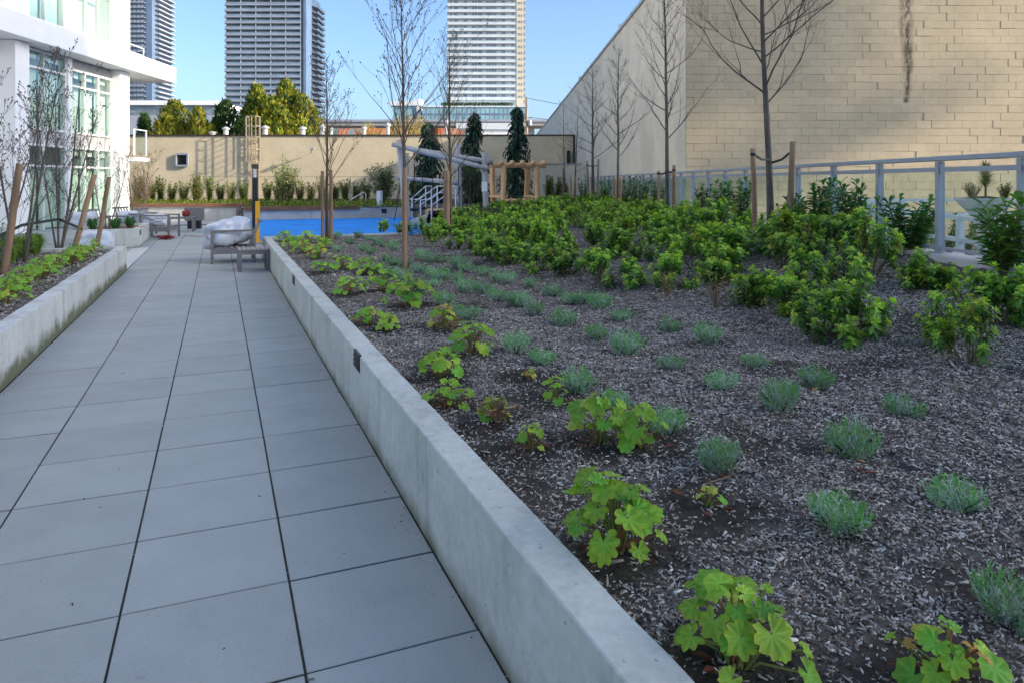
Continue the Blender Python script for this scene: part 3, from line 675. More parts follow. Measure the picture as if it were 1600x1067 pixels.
# ------------------------------------------------------------------ laurels along the fence, back hedge
def laurel(loc, h, rad, nst, L, seed, lab, group, cols, name='laurel_shrub', m='gloss_leaf'):
    rg = random.Random(seed); e = empty(name, loc, 0, lab, 'shrub', group); s = MB(); b = MB()
    for i in range(nst):
        a = rg.uniform(0, 6.3); r = rad * math.sqrt(rg.random()); tp = Vector((r * math.cos(a), r * math.sin(a), h * rg.uniform(.6, 1.05))); b0 = Vector((tp.x * .15, tp.y * .15, -.03)); md = Vector((tp.x * .6, tp.y * .6, tp.z * .5))
        s.tint = jit((.17, .15, .07), .25, rg); s.tube([b0, md, tp], [.008, .006, .003], 5, False); nlf = int((h * 52 + 8) * rg.uniform(.8, 1.2) * (.10 / L) ** .9)
        for k in range(nlf):
            t = .18 + .84 * k / nlf; q = b0.lerp(md, t * 2) if t < .5 else md.lerp(tp, min(1.0, t * 2 - 1)); ph = k * 2.4 + rg.uniform(-.4, .4); el = rg.uniform(.1, .75) if t < .93 else rg.uniform(.7, 1.3)
            b.tint = jit(rg.choice(cols), .25, rg); b.leaf2(q, (math.cos(ph) * math.cos(el), math.sin(ph) * math.cos(el), math.sin(el)), L * rg.uniform(.7, 1.25), L * .40, .16, .28)
    s.build('stems', 'stem', e); b.build('foliage', m, e); return e
LC = [(.075, .19, .055), (.10, .25, .065), (.14, .30, .08), (.055, .15, .05)]
for i, (px, Y, h, r, n, lab) in enumerate([(1568, 6.2, .64, .34, 16, 'tall broad-leaved laurel against the fence, nearest the camera'), (1415, 7.7, .58, .30, 22, 'round dark laurel before the tall fence post'), (1332, 8.5, .76, .26, 18, 'tall dark laurel against the fence, behind the round one'),
        (1278, 9.3, .76, .26, 16, 'dark laurel beside the thick stake on the fence side'), (1240, 10.4, .62, .24, 13, 'dark laurel behind the thick stake'), (1155, 12.4, .82, .24, 14, 'narrow laurel in front of the fence, first beyond the staked tree'), (1128, 12.8, .8, .24, 12, 'narrow laurel, second beyond the staked tree'),
        (1099, 14.2, .74, .17, 9, 'slender laurel standing alone before the fence'), (1025, 17.2, .7, .26, 10, 'laurel between the stakes of the second tree'), (998, 18.8, .9, .34, 13, 'broad dark laurel by the third tree'), (975, 20.5, .9, .34, 12, 'broad laurel behind the third tree'),
        (945, 23.5, .8, .36, 12, 'broad laurel beside the fourth tree'), (912, 27, 1.0, .3, 11, 'dark shrub at the foot of the far building')]):
    X = fx(px, Y); laurel((X, Y, zs(X, Y)), h, r, n, .18 if i == 0 else .13, 400 + i, lab, 'laurels along the glass fence', LC if i else [(.12, .27, .05), (.17, .35, .06), (.24, .40, .09)])

# ------------------------------------------------------------------ bare trees
def bare_tree(name, loc, h, clear, r0, nb, seed, lab, group, m='bark', ang=(45, 65), blen=.38, lean=(0, 0), sub=4, buds=False, spur=True, stems=1, n=7, curve=.35, top=None):
    rg = random.Random(seed); e = empty(name, loc, 0, lab, 'tree', group); tr = MB(); br = MB(); tw = MB(); bd = MB()
    def grow(p, d, L, r, mb, depth, nseg=5, up=.0):
        pts = [Vector(p)]; d = Vector(d).normalized(); rad = [r]
        for i in range(nseg):
            d = (d + Vector((rg.gauss(0, .11), rg.gauss(0, .11), rg.gauss(0, .08) + up))).normalized(); pts.append(pts[-1] + d * L / nseg); rad.append(max(.0018, r * (1 - .78 * (i + 1) / nseg)))
        mb.tube(pts, rad, 6 if depth < 2 else 4, False)
        if buds and depth >= 2: t = pts[-1]; bd.tube([t, t + d * .022, t + d * .036], [.004, .009, .002], 4, False)
        return pts, rad, d
    for si in range(stems):
        a0 = si * 6.283 / stems + rg.uniform(-.5, .5); d0 = Vector((lean[0], lean[1], 1)) if stems == 1 else Vector((math.cos(a0) * rg.uniform(.12, .34), math.sin(a0) * rg.uniform(.12, .34), 1)); d0.normalize()
        hh = h * (1 if stems == 1 else rg.uniform(.75, 1)); K = 14; pts = []; p = Vector((0, 0, -.05)) if stems == 1 else Vector((math.cos(a0) * .04, math.sin(a0) * .04, -.05)); d = d0
        for i in range(K + 1):
            pts.append(p.copy()); d = (d + Vector((rg.gauss(0, .012), rg.gauss(0, .012), .03))).normalized(); p = p + d * hh / K
        rr = r0 if stems == 1 else r0 * rg.uniform(.6, .9)
        rad = [max(.003, rr * (1.18 if i == 0 else 1) * (1 - .88 * (i / K) ** 1.1)) for i in range(K + 1)]; tr.tube(pts, rad, 9 if stems == 1 else 7)
        for k in range(nb):
            t = clear + (1 - clear) * ((k + rg.random() * .6) / nb) ** .9; t = min(t, .985); f = t * K; i = int(f); q = pts[i].lerp(pts[min(K, i + 1)], f - i); a = k * 2.4 + rg.uniform(-.5, .5); el = R(90 - rg.uniform(*ang))
            L = hh * blen * (1 - .72 * (t - clear) / (1 - clear)) * rg.uniform(.7, 1.15); dd = Vector((math.cos(a) * math.cos(el), math.sin(a) * math.cos(el), math.sin(el)))
            rb = max(.004, rad[i] * .36); P, RR, _ = grow(q, dd, L, rb, br, 1, 7, curve * .12)
            for s in range(sub):
                j = rg.randint(1, 6); tt = P[j].lerp(P[min(7, j + 1)], rg.random()); bdir = (P[j] - P[j - 1]).normalized(); sd = (bdir + Vector((rg.uniform(-1, 1), rg.uniform(-1, 1), rg.uniform(-.2, .9))) * .75).normalized()
                P2, R2, _ = grow(tt, sd, L * rg.uniform(.25, .5), max(.003, RR[j] * .6), br, 2, 5, curve * .1)
                for s2 in range(max(1, sub // 2)):
                    j2 = rg.randint(1, 4); sd2 = (sd + Vector((rg.uniform(-1, 1), rg.uniform(-1, 1), rg.uniform(-.2, .8))) * .7).normalized(); grow(P2[j2], sd2, L * rg.uniform(.10, .24), max(.0022, R2[j2] * .6), tw, 3, 3, .04)
            if spur:
                for s in range(5): j = rg.randint(1, 6); grow(P[j], (rg.uniform(-1, 1), rg.uniform(-1, 1), rg.uniform(0, 1)), rg.uniform(.05, .14), .003, tw, 3, 2)
    tr.build('trunk', m, e, True); tag(br.build('branches', m, e, True), kind='stuff')
    if tw.v: tag(tw.build('twigs', m, e), kind='stuff')
    if bd.v: bd.tint = (.1, .06, .04); tag(bd.build('buds', m, e), kind='stuff')
    return e
def stake(px, Y, base_z, top_py, lab, r=.03, lean=(0, 0)):
    X = fx(px, Y); e = empty('tree_stake', (X, Y, base_z - .1), 0, lab, 'stake', 'wooden tree stakes'); h = fz(top_py, Y) - base_z + .1; b = MB(); rg = random.Random(int(px)); k = 6
    b.tube([(lean[0] * i / k + rg.gauss(0, .004), lean[1] * i / k + rg.gauss(0, .004), h * i / k) for i in range(k + 1)], [r * (1.05 - .08 * i / k) for i in range(k + 1)], 10)
    b.build('post', 'stake', e, True); return Vector((X + lean[0], Y + lean[1], base_z - .1 + h))
def tie(a, b, lab):
    a = Vector(a); b = Vector(b); m = (a + b) / 2 - Vector((0, 0, .04)); e = empty('tree_tie', a, 0, lab, 'strap', 'black tree ties'); mb = MB()
    for off in (-.022, .022): mb.bar(Vector((0, off, 0)), m - a + Vector((0, off * .4, 0)), .006, .03); mb.bar(m - a + Vector((0, off * .4, 0)), b - a + Vector((0, off * .8, 0)), .006, .03)
    mb.lathe([(.036, -.02), (.039, -.016), (.039, .016), (.036, .02)], (0, 0, 0), 10); mb.build('band', 'strap', e)
def tree_at(px, Y): X = fx(px, Y); return (X, Y, zs(X, Y))
G = 'bare young trees in the mulched bed'
p = tree_at(1205, 10.2); bare_tree('bare_tree', p, 6.4, .30, .052, 40, 11, 'bare tree with the thickest trunk, tied between two stout stakes', G, ang=(35, 70), blen=.30, sub=6, curve=.6)
a = stake(1180, 9.9, p[2], 233, 'pale wooden stake of the thickest tree, path side', .036, (-.03, 0)); b = stake(1232, 9.6, p[2] - .02, 222, 'brown wooden stake of the thickest tree, fence side', .042, (.06, 0))
c = Vector((fx(1205, 10.2), 10.2, 1.93)); tie(a - Vector((0, 0, .08)), c, 'black tie from the pale stake to the thickest tree'); tie(b - Vector((0, 0, .12)), c - Vector((0, 0, .05)), 'black tie from the brown stake to the thickest tree')
p = tree_at(1043, 14.4); bare_tree('bare_tree', p, 5.6, .30, .048, 32, 12, 'bare tree before the building corner with upswept branches', G, ang=(35, 68), blen=.26, sub=5, curve=.7)
a = stake(1029, 14.2, p[2], 268, 'slim stake of the corner tree, path side', .03); b = stake(1053, 14.2, p[2], 259, 'brown stake of the corner tree, fence side', .035); c = Vector((p[0], p[1], 1.83)); tie(a - Vector((0, 0, .05)), c, 'tie from the slim stake to the corner tree'); tie(b - Vector((0, 0, .1)), c, 'tie from the brown stake to the corner tree')
p = tree_at(966, 18.5); bare_tree('bare_tree', p, 4.3, .34, .050, 26, 13, 'bare tree with a wide forked crown, third along the fence', G, ang=(38, 68), blen=.30, sub=5, curve=.6)
stake(961, 18.3, p[2], 280, 'grey stake of the third fence tree', .035); stake(969, 18.2, p[2], 279, 'brown stake of the third fence tree', .035)
p = tree_at(926, 23); bare_tree('bare_tree', p, 4.6, .35, .055, 28, 14, 'bare tree between two splayed stakes, fourth along the fence', G, ang=(38, 68), blen=.30, sub=5, curve=.6)
a = stake(921, 22.8, p[2], 252, 'pale splayed stake of the fourth fence tree', .035, (-.08, 0)); b = stake(932, 22.8, p[2], 249, 'brown splayed stake of the fourth fence tree', .035, (.06, 0)); tie(a - Vector((0, 0, .15)), b - Vector((0, 0, .2)), 'tie between the splayed stakes of the fourth fence tree')
p = tree_at(897, 28); bare_tree('bare_tree', p, 4.2, .3, .035, 14, 15, 'thin bare sapling before the dark downpipe', G, blen=.2, sub=2); stake(892, 27.8, p[2], 276, 'stake beside the sapling at the downpipe', .035); stake(899, 27.8, p[2], 277, 'second stake beside the sapling at the downpipe', .035)
p = tree_at(883, 30); bare_tree('bare_tree', p, 4.6, .3, .032, 14, 16, 'thin bare sapling nearest the log shelter', G, blen=.2, sub=2); stake(880, 29.8, p[2], 264, 'tall stake beside the sapling nearest the log shelter', .035)
p = tree_at(703, 16); bare_tree('bare_tree', p, 4.4, .28, .048, 30, 17, 'bare budding tree in front of the grey log frame', G, 'bark2', ang=(18, 42), blen=.42, sub=4, buds=True, spur=False)
stake(698, 15.8, p[2], 268, 'thick brown stake before the grey log frame', .07)
p = tree_at(634, 9.9); bare_tree('bare_tree', p, 4.0, .36, .036, 30, 18, 'tall budding bare tree rising from the lavender rows', G, 'bark2', ang=(16, 40), blen=.44, sub=4, buds=True, spur=False)
stake(632, 9.75, zs(p[0], 9.75), 262, 'single brown stake among the lavender rows', .036)
p = (fx(511, 14.3), 14.3, .43); bare_tree('bare_tree', p, 3.5, .30, .040, 30, 19, 'bare budding tree between two stakes by the blue surface', G, 'bark2', ang=(20, 48), blen=.40, sub=4, buds=True, spur=False)
stake(504, 14.1, .43, 268, 'stake by the blue surface, path side of its tree', .034); stake(517, 14.1, .43, 266, 'stake by the blue surface, shelter side of its tree', .038)
G = 'multi-stem trees in the bed by the white building'
def lt(px, Y, z=.38): return (fx(px, Y), Y, z)
bare_tree('multistem_tree', lt(34, 10.6), 3.6, .22, .032, 12, 21, 'multi-stem bare tree with the thickest grey stem near the tall leaning stake', G, 'bark', ang=(22, 50), blen=.36, sub=4, buds=True, spur=False, stems=3)
bare_tree('multistem_tree', lt(92, 13.0), 3.3, .15, .030, 12, 22, 'multi-stem bare tree before the glazed bays', G, 'bark', ang=(22, 55), blen=.36, sub=4, buds=True, spur=False, stems=4)
bare_tree('multistem_tree', (xy(-3.45, 17.6)[0], xy(-3.45, 17.6)[1], .4), 2.6, .15, .022, 11, 23, 'small multi-stem tree in the square planter', G, 'bark', ang=(25, 55), blen=.36, sub=3, buds=True, spur=False, stems=3)
bare_tree('multistem_tree', lt(-15, 9.4), 3.0, .15, .026, 12, 24, 'multi-stem tree half out of the picture beside the shaded pier', G, 'bark', ang=(25, 55), blen=.38, sub=4, buds=True, spur=False, stems=3)
bare_tree('multistem_tree', lt(212, 26.5, .0), 3.6, .1, .022, 14, 25, 'tan twiggy shrub-like tree at the corner of the white building', G, 'bark2', ang=(25, 55), blen=.4, sub=4, buds=True, spur=False, stems=5)
def lean_stake(px, Y, tpx, tpy, lab, r):
    z = .36; X = fx(px, Y); stake(px, Y, z, tpy, lab, r, (fx(tpx, Y) - X, .12))
lean_stake(4, 9.1, 21, 256, 'tall leaning stake nearest the camera in the long bed', .045); lean_stake(112, 11.9, 141, 273, 'leaning stake in the middle of the long bed', .045); lean_stake(151, 14.4, 166, 277, 'leaning stake at the far end of the long bed', .045)
mb = MB(); e = empty('tree_tie', lt(-10, 9.1, 1.02), 0, 'black webbing strap running between the leaning stakes', 'strap', 'black tree ties')
P = [Vector(lt(-10, 9.1, .86)), Vector(lt(34, 10.5, .95)), Vector(lt(92, 12.8, .92)), Vector(lt(128, 11.9, .80))]
for a, b in zip(P[:-1], P[1:]): mb.bar(a - e.location, b - e.location, .01, .045)
mb.build('band', 'strap', e)

# strappy grasses and shrubs in the long bed and small planter
def grass_clump(loc, h, r, seed, lab, cols=((.13, .24, .03), (.20, .28, .04), (.08, .18, .03)), group='strappy clumps in the long bed'):
    rg = random.Random(seed); b = MB()
    for i in range(150):
        a = rg.uniform(0, 6.3); t = rg.random(); p = Vector((math.cos(a) * r * .25 * t, math.sin(a) * r * .25 * t, -.02)); hh = h * rg.uniform(.6, 1.1); o = r * rg.uniform(.4, 1.1); q = Vector((math.cos(a), math.sin(a), 0)); s = Vector((-q.y, q.x, 0)) * .006; b.tint = jit(rg.choice(cols), .25, rg)
        m = p + q * o * .4 + Vector((0, 0, hh)); t2 = p + q * o + Vector((0, 0, hh * rg.uniform(.35, .9))); b.add([p - s, p + s, m + s, m - s, t2], [(0, 1, 2, 3), (3, 2, 4)])
    o = b.build('strappy_plant', 'dull_leaf'); o.location = loc; tag(o, lab, 'plant', group)
for i in range(16):
    v = 6.6 + i * .38; x, y = xy(UL - 1.25 - .35 * (i % 2) + .1 * math.sin(i * 3), v); grass_clump((x, y, .37), .34, .26, 500 + i, '%s strappy grass clump behind the leafy row, counted from the camera end' % ORD[i + 1])
for i, (u, v) in enumerate([(-3.2, 17.25), (-2.95, 17.9), (-3.7, 17.3)]):
    x, y = xy(u, v); grass_clump((x, y, .4), .32, .24, 540 + i, '%s strappy dark plant in the small square planter' % ORD[i + 1], ((.04, .13, .03), (.07, .18, .04)), 'strappy plants in the square planter')
for i, (u, v) in enumerate([(-4.1, 10.2), (-4.6, 8.6), (-4.3, 11.6), (-5.0, 10.8), (-4.2, 7.2)]):
    x, y = xy(u, v); laurel((x, y, .37), .5, .3, 12, .07, 560 + i, '%s dark leafy shrub at the feet of the multi-stem trees' % ORD[i + 1], 'dark shrubs in the long bed', LC)

# ------------------------------------------------------------------ glass fence on its kerb
FXX = 4.6
fe = empty('glass_fence', (FXX, 0, 0), 0, 'pale grey metal fence with two rails and clear glass panes', 'fence')
ZR = 1.868
ys = [6.13 + 1.153 * k for k in range(-3, 26)]
pm = MB().box(-.036, .036, -.026, .026, .86, ZR - .055, bev=.004).mesh('post'); pm.materials.append(M['alu'])
bp = MB().box(-.075, .075, -.07, .07, .863, .874).mesh('base_plate'); bp.materials.append(M['alu'])
gm = MB().box(-.006, .006, .04, 1.113, .93, ZR - .17).mesh('glass_pane'); gm.materials.append(M['fglass'])
for i, y in enumerate(ys):
    o = link('post', pm, fe); o.location = (0, y, 0); q = link('base_plate', bp, o)
    if i < len(ys) - 1: o = link('glass_pane', gm, fe); o.location = (0, y, 0)
MB().box(-.05, .05, ys[0], ys[-1], ZR - .05, ZR, bev=.006).build('top_rail', 'alu', fe)
for y in ys[:-1]: MB().box(-.02, .02, y + .032, y + 1.121, ZR - .165, ZR - .115).build('mid_rail', 'alu', fe); MB().box(-.02, .02, y + .032, y + 1.121, .90, .93).build('bottom_rail', 'alu', fe)
kb = MB().box(4.47, 4.76, .5, 36, .3, .862, bev=.01); tag(kb.build('fence_kerb', 'pale_strip'), 'pale concrete kerb carrying the glass fence', kind='structure')

# ------------------------------------------------------------------ the big block building
BX, BY, BZ = 4.955, 18.5, 7.76
rb = empty('block_building', (BX, BY, 0), 0, 'large windowless beige building of painted concrete blocks', 'building')
q = MB(); q.box(.0, 40, .02, 75, -3, BZ - .02); q.build('mortar_core', 'mortar', rb)
q = MB(); q.box(-.012, .0, .0, 75, -3, BZ); q.build('side_wall', 'sidewall', rb)
q = MB(); q.box(-.09, .05, -.03, 75.1, BZ, BZ + .10); q.build('roof_coping', 'vent', rb)
bw, bh = .4064, .2032
def blockmesh(w, h, d=.022):
    b = MB(); b.box(-w / 2 + .0022, w / 2 - .0022, -d, .03, -h / 2 + .0022, h / 2 - .0022, bev=.0025); me = b.mesh('block'); me.materials.append(M['block']); return me
fulls = [blockmesh(bw + q * .003, bh + r_ * .0026) for q, r_ in ((0, 0), (.4, .3), (.6, .7), (.2, .8), (-.3, -.3), (.5, .1), (.7, .6))]; half = blockmesh(bw / 2, bh); restb = MB(); nb = 0; rg = random.Random(5)
cells = []
for r in range(-1, 38):
    z = .08 + r * bh
    off = 0 if r % 2 else bw / 2
    k = 0; x = 0.0
    for k in range(0, 40):
        x0 = k * bw - off; w = bw; cx = x0 + bw / 2
        if x0 < -.01: cx = bw / 4; w = bw / 2
        cells.append((cx, z, w))
def vis(c): x, z, w = c; px = VX + FPX * (x + BX) / BY; py = VY - FPX * (z - HEYE) / BY; return px < 1612 and -12 < py < 262
vc = [c for c in cells if vis(c)]; rg.shuffle(vc)
near = sorted(vc, key=lambda c: abs((VX + FPX * (c[0] + BX) / BY) - 1300) + abs(c[1] - 4.2) * 30)[:300]; ns = set(near)
for c in cells:
    x, z, w = c
    dz = rg.gauss(0, .0012); dy = rg.gauss(0, .003)
    if c in ns: o = link('block', rg.choice(fulls) if w == bw else half, rb); o.location = (x, dy, z + dz); o.rotation_euler = (rg.gauss(0, .004), rg.gauss(0, .0015), rg.gauss(0, .004))
    else: restb.box(x - w / 2 + .0022, x + w / 2 - .0022, -.022 + dy, .03, z - bh / 2 + .0022, z + bh / 2 - .0022, bev=.0025)
tag(restb.build('block_field', 'block', rb), kind='stuff')
for i, y in enumerate((11, 26, 40)): q = MB(); q.lathe([(.16, 0), (.16, .3), (.26, .34), (.26, .42), (.05, .5)]); o = q.build('roof_vent', 'vent', rb); o.location = (.35, y, BZ + .08)
# a lower annexe face with downpipe at the end of the side wall
an = empty('annexe_wall', (0, 0, 0), 0, 'low pale block annexe with dark coping beside the far beige wall', 'wall'); Y = 40
q = MB(); q.box(fx(846, Y), fx(908, Y), Y, Y + .3, -1, fz(257.5, Y)); q.build('wall', 'sidewall', an); q = MB(); q.box(fx(845, Y), fx(909, Y), Y - .06, Y + .36, fz(257.5, Y), fz(256, Y)); q.build('coping', 'alu', an)
for k, a in enumerate((885.5, 895.5)): q = MB(); q.box(fx(a, 45.5), fx(a + (5 if k == 0 else 3), 45.5), 45.35, 45.5, fz(257, 45.5), fz(236 if k == 0 else 213, 45.5)); tag(q.build('downpipe', 'black'), ('short dark louvre on the far beige wall', 'dark downpipe at the corner of the far beige wall')[k], 'pipe')
# unseen tower, added off to the side to shade the garden
nb_ = empty('shading_tower', (120, 0, 0), 0, 'unseen concrete tower added off to the side to shade the garden', 'building')
q = MB(); q.prism([(0, -13.2), (0, -85), (22, -85), (22, -19.5)][::-1], -3, 66); q.build('wall', 'tslab', nb_)
for k in range(13): q = MB(); q.box(-1.2, 1.3, -13.25 if k < 13 else 0, -10.9, .4 + 4.2 * k - .38, .4 + 4.2 * k + .38); q.build('balcony', 'tslab', nb_)  # unseen slabs added to cast soft dark bands on the block wall
q = MB(); q.box(.1, 4, -13.3, -12.2, 53.5, 66); q.build('shade_box', 'tslab', nb_)  # added box, shaped to shade the upper corner of the block wall
for k in range(16):
    q = MB(); q.box(-.05, .02, -83, -15, k * 4 + .9, k * 4 + 3); q.build('window_band', 'tglass', nb_)

# ------------------------------------------------------------------ far beige wall, roof vents, ladder
WY = 45.7; WZ = fz(213, WY)
bwall = empty('far_wall', (0, WY, 0), 0, 'long beige block wall with dark coping closing off the garden', 'wall')
q = MB(); q.box(fx(60, WY), BX - .02, 0, 12, -1, WZ); q.build('wall', 'backwall', bwall)
q = MB(); q.box(fx(58, WY), BX - .02, -.07, .25, WZ, WZ + .085); q.build('coping', 'coping', bwall)
def vent(px, py, r, lab, Y=47.5):
    z0 = WZ + .0; h = fz(py, Y) - z0; e = empty('roof_vent', (fx(px, Y), Y, z0), 0, lab, 'vent', 'roof vents above the far wall'); q = MB(); q.lathe([(r, -.1), (r, h * .62), (r * .92, h * .62), (r * .92, h * .74)]); q.build('pipe', 'vent', e, False)
    q = MB(); q.lathe([(r * 1.45, h * .74), (r * 1.5, h * .80), (r * 1.5, h * .86), (r * .4, h)]); q.build('cap', 'vent', e)
for px, py, r, lab in [(332.5, 206, .2, 'squat roof vent, first from the white building'), (353, 198.5, .17, 'roof vent with flat cap, second from the white building'), (414.5, 196.5, .18, 'roof vent just beside the ladder cage'), (473, 198, .18, 'roof vent behind the double-staked tree, ladder side'), (504, 195, .15, 'tall roof vent behind the double-staked tree'),
        (517, 199, .13, 'thin roof vent right of the double-staked tree'), (569, 198, .13, 'thin roof vent before the mural'), (606, 192, .13, 'tallest thin roof vent before the yellow tree'), (697, 186, .11, 'slender roof vent behind the log frame tree')]: vent(px, py, r, lab)
ld = empty('caged_ladder', (fx(394, WY), WY, 0), 0, 'tan caged roof ladder fixed to the far beige wall', 'ladder')
xl, xr = fx(395, WY) - fx(394, WY), fx(406.5, WY) - fx(394, WY); zt = WZ + 1.2
for x in (xl, xr): MB().bar((x, -.25, .2), (x, -.25, zt), .06).build('side_rail', 'thinsteel', ld)
for k in range(19): MB().bar((xl, -.25, .5 + k * .26), (xr, -.25, .5 + k * .26), .03).build('rung', 'thinsteel', ld)
for z in (2.3, 3.3, 4.3):
    for x in (xl, xr): MB().bar((x, -.25, z), (x, -.01, z), .05).build('bracket', 'thinsteel', ld)
    MB().bar((xl - .55, -.12, z), (xr + .1, -.12, z), .04).build('brace', 'thinsteel', ld)
cg = [(xl - .14, -.3), (xl - .22, -.65), (xl - .05, -.98), (xr + .05, -.98), (xr + .18, -.65), (xr + .1, -.3)]
for z in (2.9, 3.7, 4.5, 5.2, zt): q = MB(); q.tube([(x, y, z) for x, y in cg], .025, 5); q.build('cage_hoop', 'thinsteel', ld)
for x, y in cg: MB().bar((x, y, 2.9), (x, y, zt), .04).build('cage_bar', 'thinsteel', ld)
wv = empty('wall_vent', (fx(285.5, WY), WY, fz(250.5, WY)), 0, 'small framed louvre vent in the far beige wall', 'vent'); s = .38
for a in ((-s, -s, s, -s), (-s, s, s, s), (-s, -s, -s, s), (s, -s, s, s)): MB().bar((a[0], -.12, a[1]), (a[2], -.12, a[3]), .1, .12).build('frame', 'alu', wv)
MB().box(-s, s, -.05, -.005, -s, s).build('louvre', 'black', wv)
cp = empty('floodlight_arm', (fx(487, WY), WY - .2, fz(240, WY)), 0, 'small lamp on the far beige wall', 'lamp'); MB().bar((0, 0, 0), (.2, -.5, .25), .05).build('arm', 'steel', cp); MB().box(.1, .4, -.75, -.5, .2, .34, bev=.02).build('head', 'steel', cp)

# ------------------------------------------------------------------ back planters, bench, hedge, thin fence
bk = MB(); bk.prism([(-17, 30.7), (fx(384, 30.5), 30.7), (fx(384, 30.5), 29.4), at(560, 341.5, 0), at(642, 340, 0), (-1.0, 31.4), (-1.0, 45.5), (-17, 45.5)], -.06, .50); tag(bk.build('back_bed_soil', 'soil'), 'raised soil bed along the far wall', kind='structure')
w1 = empty('bench_wall', (0, 0, 0), 0, 'low pale concrete wall with brown timber edge by the white building, partly in sun', 'wall'); y1 = 30.5
q = MB(); q.box(-17, fx(381, y1), y1 - .2, y1 + .2, -.1, .52); q.build('concrete', 'wallb', w1)
for k in range(6): a = -17 + k * 1.0; q = MB(); q.box(a + .004, min(a + .996, fx(381, y1)), y1 - .28, y1 + .28, .521, .66, bev=.006); q.build('timber', 'deckwood', w1)
w2 = empty('timber_bench', (0, 0, 0), 0, 'low concrete bench with brown timber top behind the blue surface', 'bench'); A = Vector((*at(381, 345, 0), 0)); B = Vector((*at(562, 341.5, 0), 0)); C = Vector((*at(642, 340, 0), 0)); dn = (B - A).normalized(); nn = Vector((-dn.y, dn.x, 0))
def quad(P, Q, a, b): return [tuple((P + nn * a).xy), tuple((Q + nn * a).xy), tuple((Q + nn * b).xy), tuple((P + nn * b).xy)]
q = MB(); q.prism(quad(A, C, 0, .25), -.1, .46); q.build('concrete', 'wallb', w2)
for k in range(5): q = MB(); q.prism(quad(A.lerp(B, k / 5 + .002), A.lerp(B, (k + 1) / 5 - .002), -.12, .42), .28 if False else .40, .55); q.build('timber', 'deckwood', w2)
q = MB(); q.prism([tuple(A.xy), tuple((A + nn * .001).xy), (fx(381, y1) + .25, y1 + .1), (fx(381, y1), y1 + .1)], -.1, .50); q.build('end_wall', 'wallb', w2)
tag(MB().box(fx(588, 30) - .24, fx(588, 30) + .24, C.y - .5, C.y - .2, .22, .40).build('step_light', 'black'), 'black slot light in the bench wall beyond the blue surface', 'light', 'step lights set in the planter walls')
gy = 42.5; tf = empty('wire_fence', (0, gy, 0), 0, 'thin dark railing between hedge and far wall', 'fence'); x0, x1 = -18.0, 4.3
for z in (.75, 1.92): MB().bar((x0, 0, z), (x1, 0, z), .035).build('rail', 'thinsteel', tf)
for k in range(16): x = x0 + k * (x1 - x0) / 15; MB().bar((x, 0, .4), (x, 0, 1.94), .05).build('post', 'thinsteel', tf)
HC = [(.12, .21, .03), (.20, .29, .03), (.30, .34, .035), (.07, .14, .03)]
HC2 = [(.20, .24, .03), (.14, .2, .03), (.26, .27, .04)]
hp = [215, 236, 252, 268, 287, 307, 328, 345, 361, 381, 418, 435, 452, 469, 485, 503, 524, 540, 556, 572, 648, 690, 857, 868, 880]
for i, px in enumerate(hp):
    Y = 36 + .4 * math.sin(i * 2.1); z = .48
    laurel((fx(px, Y), Y, z), 1.15 * random.Random(i).uniform(.85, 1.2), .30, 20, .13, 600 + i, '%s slim upright hedge plant along the far wall, from the white building' % ORD[i + 1], 'upright hedge plants along the far wall', HC, 'hedge_plant', 'dull_leaf')
rg = random.Random(31); gc = MB()
for i in range(9000):
    px = rg.uniform(205, 640); Y = rg.uniform(30.9 if px < 380 else 30.0, 37); a = rg.uniform(0, 6.3); gc.tint = jit(rg.choice([(.22, .28, .035), (.34, .36, .05), (.12, .20, .03)]), .25, rg); gc.leaf((fx(px, Y), Y, .5 + rg.uniform(0, .30) * rg.random()), (math.cos(a), math.sin(a), rg.uniform(.2, 1)), .14, .06)
tag(gc.build('ground_cover', 'dull_leaf'), 'low yellow-green ground cover beneath the hedge plants', kind='stuff')
gc = MB()
for i in range(9000):
    Y = rg.uniform(19.5, 33); x = rg.uniform(-1.3, 4.3)
    if not inbed(x, Y): continue
    a = rg.uniform(0, 6.3); n_ = noise.noise((x * .7, Y * .5, 2)); gc.tint = jit(rg.choice([(.13, .19, .05), (.20, .24, .04), (.08, .13, .06)] if n_ > 0 else [(.10, .14, .08), (.13, .15, .09), (.08, .13, .04)]), .25, rg); gc.leaf((x, Y, zs(x, Y) + rg.uniform(0, .26)), (math.cos(a), math.sin(a), rg.uniform(.2, 1)), .12, .05)
tag(gc.build('ground_cover', 'dull_leaf'), 'low mixed ground cover on the mound before the log shelter', kind='stuff')
# pale flowering shrubs
def puff(px, Y, z, h, rad, seed, lab, cols, n=1500, L=.15, name='airy_shrub'):
    rg = random.Random(seed); e = empty(name, (fx(px, Y), Y, z), 0, lab, 'shrub'); s = MB(); b = MB()
    for i in range(26):
        a = rg.uniform(0, 6.3); r = rad * math.sqrt(rg.random()) * rg.uniform(.5, 1.1); tp = Vector((r * math.cos(a), r * math.sin(a), h * rg.uniform(.6, 1.05) * (1 - .35 * r / rad))); s.tint = jit((.15, .11, .07), .2, rg); s.tube([(0, 0, -.05), (tp.x * .4, tp.y * .4, tp.z * .5), tp], [.02, .012, .005], 4, False)
        for k in range(n // 26):
            t = rg.uniform(.3, 1.03); p = Vector((tp.x * (t ** 1.3), tp.y * (t ** 1.3), tp.z * t)) + Vector((rg.gauss(0, .10), rg.gauss(0, .10), rg.gauss(0, .08))); q = rg.uniform(0, 6.3); b.tint = jit(rg.choice(cols), .2, rg); b.leaf(p, (math.cos(q), math.sin(q), rg.uniform(-.3, .9)), L * rg.uniform(.6, 1.2), L * .5)
    s.build('stems', 'stem', e); b.build('foliage', 'dull_leaf', e)
